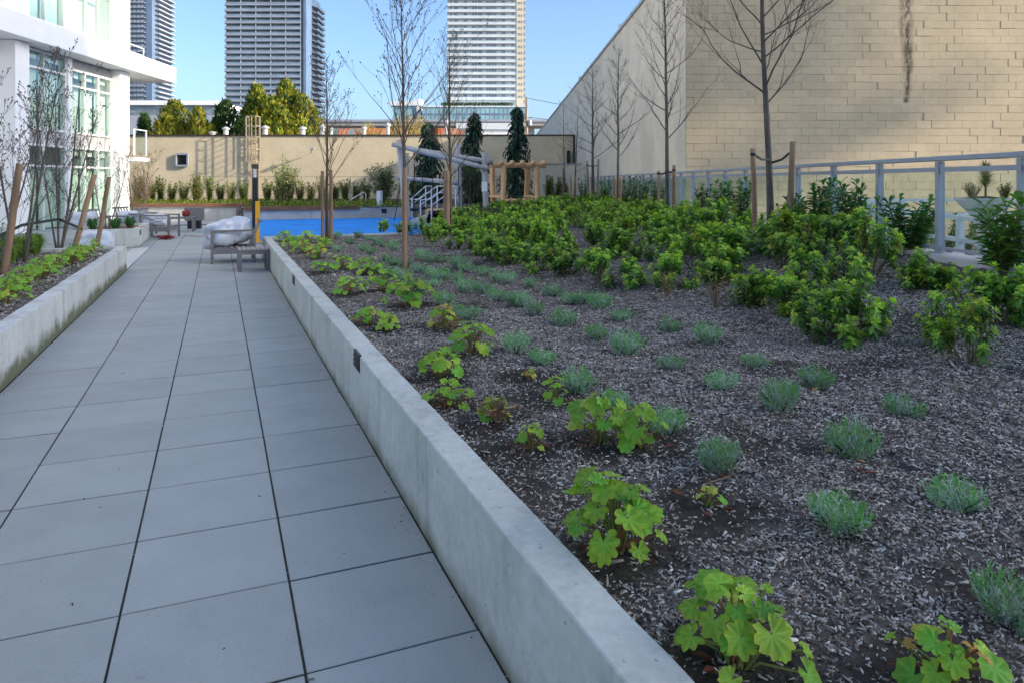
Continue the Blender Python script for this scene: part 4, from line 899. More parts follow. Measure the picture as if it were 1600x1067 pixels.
PALE = [(.42, .43, .24), (.30, .36, .14), (.22, .28, .08), (.50, .50, .34)]
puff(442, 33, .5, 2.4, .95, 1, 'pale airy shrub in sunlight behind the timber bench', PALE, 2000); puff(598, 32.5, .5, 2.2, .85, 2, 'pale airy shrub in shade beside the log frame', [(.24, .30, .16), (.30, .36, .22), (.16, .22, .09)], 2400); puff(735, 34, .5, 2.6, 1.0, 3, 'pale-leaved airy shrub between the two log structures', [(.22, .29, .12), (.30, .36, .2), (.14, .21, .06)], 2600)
puff(308, 35, .5, 1.7, .4, 4, 'yellow-green young shrub standing out of the hedge below the louvre', HC2, 500); puff(226, 33, .5, 2.2, .7, 5, 'straw-coloured twiggy shrub at the white building corner', [(.36, .30, .14), (.3, .24, .1), (.28, .3, .06)], 700, .07)
# weeping spruces
def spruce(px, Y, z, top, rad, seed, lab):
    rg = random.Random(seed); h = fz(top, Y) - z; e = empty('weeping_spruce', (fx(px, Y), Y, z), 0, lab, 'tree', 'weeping spruces before the far wall'); t = MB(); b = MB(); ph = rg.uniform(0, 6)
    ax = [Vector((.05 * math.sin(ph + i * .9), .05 * math.cos(ph + i * 1.1), h * i / 10)) for i in range(11)]; t.tint = (.1, .07, .05); t.tube(ax, [.09 * (1 - .85 * i / 10) + .01 for i in range(11)], 6)
    nbr = 230
    for k in range(nbr):
        f = (k + rg.random()) / nbr; c = ax[int(f * 9.99)].lerp(ax[min(10, int(f * 9.99) + 1)], f * 9.99 % 1); a = rg.uniform(0, 6.3); L = rad * 1.55 * (1.0 - .74 * f) * rg.uniform(.6, 1.15) * (.85 + .2 * math.sin(f * 15 + a)); o = Vector((math.cos(a), math.sin(a), 0))
        for s_ in range(26):
            u_ = rg.random(); p = c + o * L * u_ - Vector((0, 0, .75 * L * u_ * u_ + rg.uniform(0, .16))); q = a + rg.gauss(0, .8); b.tint = jit(rg.choice([(.035, .085, .06), (.05, .11, .075), (.08, .15, .09), (.025, .06, .04)]), .25, rg); b.leaf(p, (math.cos(q) * .6, math.sin(q) * .6, -.55 - rg.random()), .24, .085, .2, .0)
    t.build('trunk', 'bark', e); b.build('crown', 'dull_leaf', e)
spruce(669, 36, .5, 188, 1.05, 1, 'broad dark weeping spruce behind the grey log frame'); spruce(740, 36.5, .5, 174, .95, 2, 'dark weeping spruce with pale tip between the log structures'); spruce(808, 37, .5, 165, .95, 3, 'tallest dark weeping spruce rising behind the log shelter')

# ------------------------------------------------------------------ play structures
def log(mb, a, b, r, seed=0, n=12, bend=.0):
    rg = random.Random(seed); a = Vector(a); b = Vector(b); k = 9; ph = rg.uniform(0, 6)
    mb.tube([a.lerp(b, i / k) + Vector((math.sin(ph + i * .7) * r * .14, math.cos(ph + i * .9) * r * .14, math.sin(i / k * math.pi) * bend)) for i in range(k + 1)], [r * (1 + rg.uniform(-.07, .07)) for _ in range(k + 1)], n)
PY = 25.0
lf = empty('climbing_structure', (fx(690, PY), PY, 0), 0, 'grey weathered log climbing frame with ropes and hanging steps', 'play frame'); OX = fx(690, PY)
def W(px, py, Y): return Vector((fx(px, Y) - OX, Y - PY, fz(py, Y)))
for i, (a, t, Y, pb, r) in enumerate([(624, 219, PY, 634, .10), (757, 238, PY - .2, 760, .105), (715, 226, PY + 2.2, 719, .11), (634, 240, PY + 2.4, 636, .11)]):
    q = MB(); P0 = W(pb, 300, Y); P0.z = 0; log(q, P0, W(a, t, Y), r, i); q.build('post', 'log', lf, True)
for i, (a, b_, r) in enumerate([(W(613, 226, PY - .25), W(762, 264, PY - .4), .088), (W(636, 232, PY + 2.1), W(770, 254, PY + 1.9), .09), (W(620, 278, PY + 2.3), W(714, 286, PY + 2.0), .085)]):
    q = MB(); log(q, a, b_, r, 10 + i); q.build('beam', 'log', lf, True)
for i, (px, pt, pb, Y) in enumerate([(647, 270, 328, PY + .4), (676, 279, 332, PY + 1.5), (660, 283, 326, PY + 2)]):
    q = MB(); q.tube([W(px, pt - 30, Y), W(px, pb, Y)], .014, 5); q.build('rope', 'rope', lf); c = W(px, pb, Y); q = MB(); q.lathe([(.05, -.07), (.15, -.04), (.16, .04), (.05, .06)], c, 10); q.build('hanging_step', 'black', lf)
rp_ = [((618, 320), (634, 250)), ((634, 250), (616, 345)), ((716, 262), (718, 332)), ((719, 258), (728, 275)), ((728, 275), (712, 310)), ((712, 310), (722, 336)), ((648, 258), (646, 320)), ((700, 276), (698, 340)), ((723, 265), (723, 330)), ((729, 265), (729, 330)), ((735, 266), (735, 330)), ((741, 268), (741, 330)), ((747, 270), (747, 330)), ((752, 270), (752, 330)), ((694, 315), (695, 338))]
for i, (a, b_) in enumerate(rp_): q = MB(); q.tube([W(*a, PY + .6), W(*b_, PY + .6)], .016, 5); q.build('rope', 'rope', lf)
tag(MB().box(-.1, .1, -.012, 0, -.17, .17).build('notice', 'white', lf)).location = W(757, 292, PY - .36)
q = MB(); q.box(fx(668, 27) - OX, fx(712, 27) - OX, 1.6, 2.6, 0, .55); q.build('step_platform', 'peel', lf)
# stair rails
for i, (a, b_, Y) in enumerate([(642, 674, 28), (655, 694, 26.8), (672, 712, 25.6)]):
    e = empty('stair_handrail', (fx(a, Y), Y, 0), 0, '%s pale tubular stair handrail behind the climbing frame' % ('farthest', 'middle', 'nearest')[i], 'handrail', 'stair handrails'); L = fx(b_, Y) - fx(a, Y); zt = fz(291.5, Y); zl = fz(312, Y)
    q = MB(); q.tube([(-.25, 0, zl - .12), (-.3, 0, zl - .02), (-.12, 0, zl), (0, 0, zl), (L * .72, 0, zt), (L, 0, zt), (L + .05, 0, zt - .12)], .024, 7); q.build('handrail', 'rail', e, True)
    q = MB(); q.tube([(0, 0, zl - .26), (L * .72, 0, zt - .26), (L, 0, zt - .26)], .02, 7); q.build('lower_rail', 'rail', e, True)
    for x, z in ((.05, zl), (L * .72, zt), (L, zt - .1)): q = MB(); q.tube([(x, 0, 0), (x, 0, z)], .026, 7); q.build('post', 'rail', e, True)
q = MB()
for k in range(4): q.box(fx(642, 27) + k * .35, fx(718, 27), 26.6, 29.2, k * .13, (k + 1) * .13 - .003)
st = q.build('stair_steps', 'wallb'); tag(st, 'low concrete steps under the stair handrails', kind='structure')
tag(MB().box(fx(586, 30.6) - 0, fx(592, 30.6), 31, 31.6, .5, 1.2).build('utility_box', 'rail'), 'small pale box in the hedge bed behind the bench', 'box')
hr = empty('stair_handrail', (fx(538, 34), 34, .5), 0, 'bent pale handrail in the hedge near the shaded airy shrub', 'handrail', 'stair handrails'); q = MB(); q.tube([(.1, 0, -.2), (0, 0, .0), (.1, 0, .1), (.95, 0, .62), (1.05, 0, .5), (1.05, 0, -.1)], .025, 7); q.build('handrail', 'rail', hr, True)
# log shelter
SY = 29.0; ls = empty('log_shelter', (fx(808, SY), SY, zs(.7, SY)), 0, 'peeled log shelter with log roof and side benches', 'shelter'); z0 = ls.location.z; SX = fx(808, SY)
def S(px, py, dy=0): Y = SY + dy; return Vector((fx(px, Y) - SX, dy, fz(py, Y) - z0))
for i, (px, dy) in enumerate([(787, 0), (839.5, 0), (770, 1.5), (823.5, 1.5)]): q = MB(); a = S(px, 330, dy); a.z = -.1; log(q, a, S(px - .5, 259, dy), .115, 30 + i); q.build('post', 'peel', ls, True)
for i, dy in enumerate((0, 1.5)): q = MB(); log(q, S(764, 259, dy), S(853, 259, dy), .11, 40 + i); q.build('beam', 'peel', ls, True)
for k in range(6): x = 767 + k * 16.6; q = MB(); log(q, S(x, 254.5, -.45), S(x + 1, 254.5, 0) + Vector((0, 2.0, 0)), .105, 50 + k); q.build('roof_log', 'peel', ls, True)
for a, b_ in (((770, 1.5), (787, 0)), ((823.5, 1.5), (839.5, 0))): q = MB(); A_ = S(a[0], 307, a[1]); B_ = S(b_[0], 307, b_[1]); B_.z = A_.z; q.bar(A_, B_, .34, .09); q.build('bench_seat', 'peel', ls)
q = MB(); log(q, S(787, 314, 0), S(839, 314, 0), .085, 60); q.build('bottom_log', 'peel', ls, True)
# lamp post and yellow post
LY = 19.0; lp = empty('lamp_post', (fx(398.5, LY), LY, 0), R(20), 'slim black square lamp post by the blue surface', 'lamp post'); MB().box(-.075, .075, -.06, .06, 0, fz(278, LY), bev=.006).build('post', 'black', lp); zz = fz(278, LY)
for s in (-1, 1): MB().box(s * .06 - .012, s * .06 + .012, -.05, .05, zz, zz + .24).build('upright', 'black', lp)
MB().box(-.035, .035, -.035, .035, zz, zz + .24).build('diffuser', 'rail', lp); MB().box(-.085, .085, -.07, .07, zz + .24, fz(257, LY), bev=.006).build('head', 'coping', lp); MB().box(-.12, .12, -.12, .12, 0, .015).build('base_plate', 'black', lp)
yp = empty('yellow_post', (fx(402.5, 18.6), 18.6, 0), R(20), 'yellow painted panel post in front of the black lamp post', 'post'); MB().box(-.058, .058, -.035, .035, .01, fz(315, 18.6), bev=.006).build('panel', 'orange', yp); MB().box(-.09, .09, -.07, .07, 0, .012).build('base_plate', 'orange', yp)

# ------------------------------------------------------------------ terrace furniture
def lump(mb, c, sx, sy, sz, seed, n=30, power=5.0, crease=.17):
    vs = []; fs = []
    for j in range(n + 1):
        th = math.pi * j / n
        for i in range(2 * n):
            ph = math.pi * i / n; d = Vector((math.sin(th) * math.cos(ph), math.sin(th) * math.sin(ph), math.cos(th))); r = (abs(d.x) ** power + abs(d.y) ** power + abs(d.z) ** power) ** (-1 / power)
            q = noise.noise(d * 2.2 + Vector((seed, 0, 0))); q2 = 1 - abs(noise.noise(d * 5.5 + Vector((0, seed, 0)))) * 2; q3 = 1 - abs(noise.noise(d * 12 + Vector((0, 0, seed)))) * 2
            k = r * (1 + crease * (q * 1.0 + .30 * q2 + .12 * q3)); vs.append((c[0] + d.x * sx * k, c[1] + d.y * sy * k, c[2] + d.z * sz * k))
    for j in range(n):
        for i in range(2 * n): fs.append((j * 2 * n + i, (j + 1) * 2 * n + i, (j + 1) * 2 * n + (i + 1) % (2 * n), j * 2 * n + (i + 1) % (2 * n)))
    mb.add(vs, fs)
def lounge(loc, rz, lab, wrap=True, w=.80, seed=1):
    e = empty('lounge_chair', loc, rz, lab, 'chair', 'lounge chairs on the terrace'); t = .05; d = .78
    for x in (-w / 2, w / 2):
        for y in (-d / 2, d / 2): MB().box(x - t / 2, x + t / 2, y - t / 2, y + t / 2, 0, .62).build('leg', 'furn', e)
        MB().box(x - t / 2 - .003, x + t / 2 + .003, -d / 2 - t / 2, d / 2 + t / 2, .62, .66).build('armrest', 'furn', e)
    for y in (-d / 2 + t / 2, d / 2 - t / 2 - .012): MB().box(-w / 2 + t / 2, w / 2 - t / 2, y - .02, y + .02, .20, .30).build('seat_rail', 'furn', e)
    for x in (-w / 2 + .001, w / 2 - .001): MB().box(x - .018, x + .018, -d / 2 + t / 2, d / 2 - t / 2, .19, .31).build('side_rail', 'furn', e)
    for k in range(6): y = -d / 2 + .1 + k * .11; MB().box(-w / 2 + .03, w / 2 - .03, y, y + .07, .301, .32).build('seat_slat', 'slat', e)
    for k in range(5): x = -w / 2 + .10 + k * (w - .2) / 4; MB().bar((x, d / 2 - .07, .31), (x, d / 2 + .12, .82), .06, .02).build('back_slat', 'slat', e)
    MB().bar((-w / 2, d / 2 + .12, .82), (w / 2, d / 2 + .12, .82), .06, .05).build('back_rail', 'furn', e)
    return e
def wrapped(loc, rz, s, lab, seed):
    e = empty('wrapped_cushions', loc, rz, lab, 'cushion', 'cushions wrapped in clear plastic'); q = MB(); lump(q, (0, 0, 0), *s, seed); q.build('plastic_cover', 'wrap', e, True); return e
cx, cy = fx(364, 14.1), 14.1
lounge((cx, cy, 0), R(-68), 'taupe lounge chair facing across the path beside the slatted table', seed=2)
wc = wrapped((cx - .10, cy + .02, .58), R(-60), (.36, .40, .25), 'cushions in clear plastic piled on the chair beside the slatted table', 4.2); wc.rotation_euler = (R(10), R(-12), R(-50))
tb = empty('slatted_table', (fx(396, 12.75), 12.75, 0), TH, 'low slatted taupe side table against the long wall', 'table')
for x in (-.24, .24):
    for y in (-.24, .24): MB().box(x - .035, x + .035, y - .035, y + .035, 0, .375).build('leg', 'furn', tb)
for s in (-1, 1): MB().box(-.205, .205, s * .24 - .02, s * .24 + .02, .30, .374).build('apron', 'furn', tb); MB().box(s * .24 - .02, s * .24 + .02, -.205, .205, .30, .374).build('apron', 'furn', tb)
for k in range(7): x = -.27 + k * .078; MB().box(x, x + .068, -.29, .29, .376, .40, bev=.004).build('slat', 'slat', tb)
lounge((fx(250, 20.3), 20.3, 0), R(95), 'taupe lounge chair standing nearest the white building planter', seed=5); wrapped((fx(243, 20.4), 20.4, .48), .3, (.32, .3, .17), 'plastic-wrapped cushion on the chair nearest the square planter', 1.3)
lounge((fx(214, 21.3), 21.3, 0), R(88), 'taupe lounge chair half hidden behind the square planter', seed=6); wrapped((fx(208, 21.2), 21.2, .50), .3, (.38, .3, .2), 'plastic-wrapped cushions on the half hidden chair', 2.3)
lounge((fx(165, 19.2), 19.2, 0), R(85), 'taupe lounge chair behind the far leaning stake', seed=7); wrapped((fx(128, 17.8), 17.8, .62), .3, (.30, .25, .20), 'plastic-wrapped pile behind the middle leaning stake', 3.3); wrapped((fx(150, 16.4), 16.4, .22), .3, (.36, .25, .22), 'low plastic-wrapped block at the end of the long bed', 6.3)
lt_ = empty('low_table', (fx(283, 22.6), 22.6, 0), .3, 'low dark taupe table beyond the lounge chairs', 'table'); MB().box(-.42, .42, -.3, .3, .42, .47).build('top', 'furn', lt_)
for x in (-.38, .38):
    for y in (-.26, .26): MB().box(x - .03, x + .03, y - .03, y + .03, 0, .42).build('leg', 'furn', lt_)
wrapped((fx(291, 22.7), 22.7, .58), 0, (.10, .10, .09), 'small reddish bundle on the low table', 9.1).children[0].data.materials[0] = M['red']
bx_ = empty('dark_box', (fx(304, 24), 24, 0), .2, 'dark square box behind the low table', 'box'); MB().box(-.28, .28, -.2, .2, .28, .72, bev=.01).build('body', 'furn', bx_); MB().box(-.2, .2, -.15, .15, 0, .28).build('plinth', 'black', bx_)
def strapline(pts, lab, w=.03):
    e = empty('red_strap', pts[0], 0, lab, 'strap', 'red webbing straps on the furniture'); q = MB(); a = Vector(pts[0])
    for p_, r_ in zip(pts[:-1], pts[1:]): q.bar(Vector(p_) - a, Vector(r_) - a, w, .01)
    q.build('webbing', 'red', e)
strapline([(fx(228, 19.7), 19.7, .42), (fx(250, 19.6), 19.6, .50), (fx(265, 19.7), 19.7, .66)], 'red strap slung across the chair frame'); rg = random.Random(3)
P = [(fx(258, 19.5) + rg.gauss(0, .13), 19.5 + rg.gauss(0, .10), rg.uniform(.01, .12)) for _ in range(26)]; strapline(P, 'heap of tangled red strap on the paving by the chair', .05)
strapline([(fx(287, 20.5), 20.5, .02), (fx(296, 20.6), 20.6, .02), (fx(310, 20.4), 20.4, .012), (fx(320, 20.6), 20.6, .012)], 'red strap trailing flat across the paving')
strapline([(fx(176, 17.0), 17.0, .49), (fx(226, 17.5), 17.5, .49)], 'red strap lying along the rim of the square planter')

# ------------------------------------------------------------------ the white building
wb = empty('white_building', (-15.3, 22, 0), 0, 'white modern building with tall glazed bays and a deep canopy', 'building')
def wbx(n, x0, x1, y0, y1, z0, z1, m, par=None, bev=0): q = MB(); q.box(x0 + 15.3, x1 + 15.3, y0 - 22, y1 - 22, z0, z1, bev=bev); return q.build(n, m, par or wb)
wbx('core', -40, -15.9, 8, 29.6, -1, 22, 'white')
wbx('pier', -19, -14.95, 21.55, 22.2, -1, 6.0, 'white'); wbx('column', -15.9, -14.95, 27.5, 28.2, -1, 6.0, 'white')
wbx('upper_pier', -15.88, -15.0, 20.9, 22.3, 6.75, 22, 'white'); wbx('upper_column', -15.88, -14.95, 27.5, 28.25, 6.75, 22, 'white'); wbx('upper_wall', -15.88, -15.2, 22.3, 24.7, 6.75, 7.0, 'white'); wbx('sill_wall', -15.88, -15.2, 24.7, 27.5, 6.75, 7.05, 'white')
wbx('canopy', -40, -14.5, 10, 31.3, 6.02, 6.73, 'white', bev=.015); wbx('canopy_groove', -16, -14.497, 10, 31.2, 6.30, 6.315, 'greyframe') if False else None
wbx('side_wall', -40, -19, 10, 21.5, -1, 6.0, 'white')
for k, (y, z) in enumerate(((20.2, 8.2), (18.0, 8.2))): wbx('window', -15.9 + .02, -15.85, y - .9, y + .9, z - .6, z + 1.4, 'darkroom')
# interior behind the glass
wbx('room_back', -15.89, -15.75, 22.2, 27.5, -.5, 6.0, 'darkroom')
def glazing(y0, y1, np_, zs_, kinds):
    w = (y1 - y0) / np_
    for r in range(len(zs_) - 1):
        za, zb = zs_[r], zs_[r + 1]; kd = kinds[r]
        for k in range(np_):
            a = y0 + k * w + .03; b = y0 + (k + 1) * w - .03
            if kd == 'spandrel': wbx('spandrel', -15.40, -15.34, a, b, za + .03, zb - .03, 'greyframe'); continue
            p = wbx('window', -15.345, -15.33, a, b, za + .03, zb - .03, 'winglass')
            h = zb - za; top = zb - .04; drop = {'blind': .97, 'half': .35, 'none': 0}[kd]
            if drop: wbx('blind', -15.52, -15.50, a + .03, b - .03, top - h * drop, top, 'blind', p)
        wbx('transom', -15.40, -15.27, y0, y1, zb - .035, zb + .035, 'offwhite')
    for k in range(np_ + 1): y = y0 + k * w; wbx('mullion', -15.41, -15.265, y - .03, y + .03, zs_[0], zs_[-1], 'offwhite')
glazing(22.23, 24.58, 2, [0, 2.14, 2.83, 3.37, 5.38, 5.95], ['blind', 'none', 'spandrel', 'blind', 'half'])
glazing(24.86, 27.47, 3, [0, 2.14, 2.83, 3.37, 5.05, 5.62], ['blind', 'half', 'spandrel', 'blind', 'half'])
wbx('louvre_band', -15.42, -15.30, 24.86, 27.47, 5.66, 5.97, 'greyframe'); wbx('bay_post', -15.5, -15.2, 24.60, 24.84, -.5, 6.0, 'white')
glazing(22.45, 24.5, 2, [7.02, 10.0], ['blind']); glazing(24.95, 27.45, 3, [7.07, 8.75, 10.0], ['none', 'half']); wbx('upper_head', -15.88, -15.1, 22.3, 27.5, 10.05, 22, 'white'); wbx('upper_post', -15.6, -15.15, 24.52, 24.92, 7.0, 10.05, 'white')
# balcony beyond the column
wbx('balcony_slab', -17, -14.7, 28.25, 29.3, 2.45, 2.6, 'white'); gp = wbx('balcony_glass', -14.8, -14.785, 28.3, 29.2, 2.7, 3.72, 'fglass'); wbx('balcony_rail', -14.83, -14.76, 28.26, 29.25, 3.72, 3.76, 'rail')
for y in (28.28, 29.22): wbx('balcony_post', -14.82, -14.77, y - .025, y + .025, 2.68, 3.72, 'rail')
for y in (28.7, 29.98): wbx('rail_post', -15.3, -15.27, y - .02, y + .02, 6.73, 7.3, 'rail')
wbx('roof_rail', -15.3, -15.26, 28.3, 30.0, 7.3, 7.34, 'rail'); wbx('roof_rail', -15.3, -15.27, 28.3, 30.0, 7.0, 7.03, 'rail')

# ------------------------------------------------------------------ beyond the fence: ramp rails, urn, dome
def beyond_rail(name, pts, h, lab, m='rail', base=0):
    e = empty(name, pts[0], 0, lab, 'railing'); a = Vector(pts[0])
    for k, (p_, r_) in enumerate(zip(pts[:-1], pts[1:])):
        for dz in (0, -.32): q = MB(); q.bar(Vector(p_) - a + Vector((0, 0, dz)), Vector(r_) - a + Vector((0, 0, dz)), .07, .06); q.build('rail', m, e)
    for p_ in pts: q = MB(); q.bar(Vector(p_) - a + Vector((0, 0, .02)), Vector(p_) - a - Vector((0, 0, h)), .08); q.build('post', m, e)
beyond_rail('ramp_railing', [(fx(1340, 15.5), 15.5, fz(313, 15.5)), (fx(1441, 15.5), 15.5, fz(313, 15.5)), (fx(1560, 15.5), 15.5, fz(313, 15.5)), (fx(1640, 15.5), 15.5, fz(313, 15.5))], 1.1, 'level pale railing beyond the fence in front of the block wall')
beyond_rail('ramp_railing', [(fx(1408, 11.5), 11.5, fz(330, 11.5)), (fx(1500, 10.2), 10.2, fz(341, 10.2)), (fx(1590, 9.2), 9.2, fz(352, 9.2))], 1.0, 'sloping pale ramp railing beyond the fence')
pk = empty('picket_railing', (fx(1352, 12.5), 12.5, 0), 0, 'white picket railing panel beyond the fence', 'railing'); L = fx(1406, 12.5) - fx(1352, 12.5); zt = fz(316, 12.5)
for z in (zt, zt - .14, zt - .9): MB().box(0, L, -.03, .03, z - .05, z).build('rail', 'rail', pk)
for k in range(9): x = .03 + k * (L - .06) / 8; MB().box(x - .02, x + .02, -.02, .02, zt - .895, zt - .051).build('picket', 'rail', pk)
for x in (-.045, L + .045): MB().box(x - .04, x + .04, -.04, .04, 0, zt + .02).build('post', 'rail', pk)
ur = empty('stone_urn', (fx(1540, 11.5), 11.5, 0), 0, 'pale stone urn with a small pine beyond the fence', 'urn'); zt = fz(310, 11.5); q = MB(); q.lathe([(.26, 0), (.26, .12), (.14, .2), (.11, .7), (.16, zt - .35), (.36, zt - .12), (.44, zt - .02), (.44, zt), (.3, zt - .03)], n=20); q.build('bowl', 'urn', ur, True)
q = MB(); q.lathe([(.38, zt - .06), (.38, zt - .01), (.05, zt + .03)], n=16); q.build('soil', 'soil', ur)
def pine(loc, h, r, lab, seed, name='potted_pine'):
    rg = random.Random(seed); e = empty(name, loc, 0, lab, 'plant', 'plants in the stone urn'); s = MB(); b = MB(); s.tint = (.18, .13, .08); s.tube([(0, 0, -.03), (0, 0, h * .9)], [.02, .008], 6)
    for i in range(420):
        t = rg.random(); a = rg.uniform(0, 6.3); el = rg.uniform(.2, 1.1); b.tint = jit(rg.choice([(.10, .15, .04), (.16, .19, .05), (.07, .11, .04)]), .25, rg); b.leaf((0, 0, h * (.25 + .7 * t)), (math.cos(a) * math.cos(el), math.sin(a) * math.cos(el), math.sin(el)), r * rg.uniform(.6, 1.1) * (1.1 - .5 * t), .012, .1, .1)
    s.build('stem', 'stem', e); b.build('foliage', 'dull_leaf', e)
X = fx(1540, 11.5); pine((X, 11.5, zt), .58, .24, 'upright small pine in the middle of the urn', 1)
for i, dx in enumerate((-.28, .24)): laurel((X + dx, 11.4, zt), .24, .13, 12, .05, 880 + i, 'small clipped green shrub in the urn, %s side' % ('railing', 'corner')[i], 'plants in the stone urn', [(.08, .13, .03), (.14, .19, .04)], 'urn_shrub', 'dull_leaf')
dm = empty('dome_vent', (fx(1304, 13.5), 13.5, 0), 0, 'grey capsule-shaped vent hood beyond the fence', 'vent'); q = MB(); z = fz(303, 13.5); q.tube([(-.22, 0, z + .03), (-.17, 0, z + .03), (-.05, 0, z), (.12, 0, z - .01), (.2, 0, z - .02), (.24, 0, z - .03)], [.05, .12, .145, .14, .10, .03], 14); q.build('hood', 'tank', dm, True); MB().box(-.05, .05, -.05, .05, 0, z - .1).build('stand', 'alu', dm)
for i, (px, Y, h) in enumerate([(1440, 14.5, .9), (1500, 13, .9), (1400, 14, .8), (1470, 13.5, .95)]): laurel((fx(px, Y), Y, 0), h, .4, 14, .09, 890 + i, '%s leafy shrub beyond the glass fence below the ramp railing' % ORD[i + 1], 'shrubs beyond the glass fence', LC + [(.10, .14, .04)])

# ------------------------------------------------------------------ trees and town beyond the far wall
def conifer(px, Y, top, wpx, seed, lab, cols, n=9000, name='cypress_tree'):
    rg = random.Random(seed); z0 = -1.0; h = fz(top, Y) - z0; rad = wpx / FPX * Y / 2; e = empty(name, (fx(px, Y), Y, z0), 0, lab, 'tree', 'evergreens beyond the far wall'); b = MB(); t = MB(); t.tube([(0, 0, 0), (0, 0, h * .92)], [.22, .03], 7); t.build('trunk', 'bark2', e)
    subs = [(Vector((0, 0, 0)), 1.0)] + [(Vector((rad * .6 * math.cos(a), rad * .6 * math.sin(a), 0)), rg.uniform(.6, .9)) for a in [rg.uniform(0, 6.3) for _ in range(5)]]
    for i in range(n):
        o, k = rg.choice(subs); f = rg.random() ** .8; a = rg.uniform(0, 6.3); hh = h * k; pr_ = rad * .92 * (1 - f ** 2.3) ** .62 * (.82 + .25 * noise.noise((math.cos(a) * 1.6 + seed, math.sin(a) * 1.6, f * 7)) * 2); r = pr_ * rg.uniform(.72, 1.06)
        p = o + Vector((r * math.cos(a), r * math.sin(a), hh * (.04 + .95 * f))); b.tint = jit(rg.choice(cols), .25, rg); b.leaf(p, (math.cos(a) * .6 + rg.gauss(0, .3), math.sin(a) * .6 + rg.gauss(0, .3), .5 + rg.random()), rg.uniform(.3, .65), .26, .2)
    b.build('crown', 'dull_leaf', e)
YG = [(.30, .29, .03), (.22, .25, .03), (.36, .33, .04), (.12, .17, .03)]; DG = [(.05, .11, .03), (.08, .15, .035), (.035, .08, .03)]
conifer(272, 60, 160, 100, 1, 'yellow-green round evergreen nearest the white building', YG); conifer(310, 58, 172, 70, 2, 'smaller yellow-green evergreen next to the round one', YG); conifer(352, 59, 160, 86, 3, 'dark green evergreen left of the pointed ones', DG); conifer(402, 60, 134, 72, 4, 'pointed yellow-green evergreen, slimmer of two', YG + DG[:1]); conifer(446, 58, 129, 96, 5, 'broad tall yellow-green evergreen beside the ladder', YG + DG[:1], 12000); conifer(484, 60, 172, 60, 6, 'low yellow evergreen behind the double-staked tree', YG); conifer(225, 62, 182, 40, 7, 'dark evergreen against the balcony', DG); conifer(380, 56, 186, 60, 8, 'low dark evergreen behind the ladder', DG)
bare_tree('bare_tree', (fx(322, 75), 75, -1), 8.6, .3, .12, 26, 91, 'bare twiggy tree behind the yellow-green evergreens', 'bare trees beyond the far wall', 'bark2', ang=(25, 60), blen=.4, sub=5)
bare_tree('bare_tree', (fx(575, 80), 80, -1), 8.0, .3, .12, 22, 92, 'low bare tree beside the viaduct', 'bare trees beyond the far wall', 'bark2', ang=(25, 60), blen=.4, sub=5)
def willow(px, Y, top, wpx, seed, lab):
    rg = random.Random(seed); e = empty('willow_tree', (fx(px, Y), Y, -1), 0, lab, 'tree', 'yellow trees beyond the far wall'); h = fz(top, Y) + 1; rad = wpx / FPX * Y / 2; b = MB(); t = MB(); t.tube([(0, 0, 0), (0, 0, h * .6)], [.2, .1], 7)
    for k in range(14): a = rg.uniform(0, 6.3); t.tube([(0, 0, h * .4), (rad * .4 * math.cos(a), rad * .4 * math.sin(a), h * .75), (rad * .8 * math.cos(a), rad * .8 * math.sin(a), h * .9)], [.08, .05, .015], 5, False)
    for i in range(3200): a = rg.uniform(0, 6.3); r = rad * math.sqrt(rg.random()); f = 1 - .5 * (r / rad) ** 2 ; p = Vector((r * math.cos(a), r * math.sin(a), h * f * rg.uniform(.72, 1))); b.tint = jit(rg.choice([(.42, .30, .09), (.36, .27, .10), (.30, .26, .08)]), .2, rg); b.leaf(p, (rg.gauss(0, .3), rg.gauss(0, .3), -1), rg.uniform(.3, .7), .07, .1)
    t.build('trunk', 'bark2', e); b.build('crown', 'dull_leaf', e)
willow(632, 90, 172, 80, 1, 'ochre weeping tree in front of the glass podium'); willow(575, 85, 188, 60, 2, 'low ochre tree beside the mural'); willow(655, 100, 176, 50, 3, 'ochre tree beside the podium, behind the log frame')
# viaduct, mural, utility pole
vd = empty('viaduct', (0, 150, 0), 0, 'grey concrete viaduct deck crossing before the towers', 'viaduct'); q = MB(); q.box(fx(150, 150), fx(1000, 150), 0, 9, fz(197, 150), fz(189, 150)); q.build('deck', 'viaduct', vd); q = MB(); q.box(fx(150, 150), fx(1000, 150), -.3, 0, fz(191, 150), fz(187.5, 150)); q.build('parapet', 'tslab', vd)
for k in range(12): x = fx(200 + 70 * k, 150); q = MB(); q.box(x - .8, x + .8, 2, 5, -3, fz(197, 150)); q.build('pier', 'viaduct', vd)
mu = MB(); mu.box(fx(515, 110), fx(735, 110), 110, 110.4, -3, fz(201, 110)); tag(mu.build('mural_wall', 'mural'), 'low wall with orange and teal painted mural behind the roof vents', 'wall')
ws = empty('white_shed', (fx(715, 130), 130, -3), 0, 'white low shed with dark fascia before the glass podium', 'building'); q = MB(); q.box(0, fx(822, 130) - fx(715, 130), 0, 8, 0, fz(203, 130) + 3); q.build('wall', 'white', ws); q = MB(); q.box(-.2, fx(822, 130) - fx(715, 130) + .2, -.3, 8, fz(203, 130) + 3, fz(193, 130) + 3); q.build('fascia', 'tslabw', ws)
up = empty('utility_pole', (fx(823, 120), 120, -3), 0, 'wooden utility pole with transformer before the sky', 'utility pole'); zt = fz(152, 120) + 3; q = MB(); q.tube([(0, 0, 0), (0, 0, zt)], [.3, .2], 8); q.build('pole', 'stake', up, True); q = MB(); q.bar((-.9, 0, zt - 3.6), (.9, 0, zt - 3.6), .2); q.build('crossarm', 'stake', up)
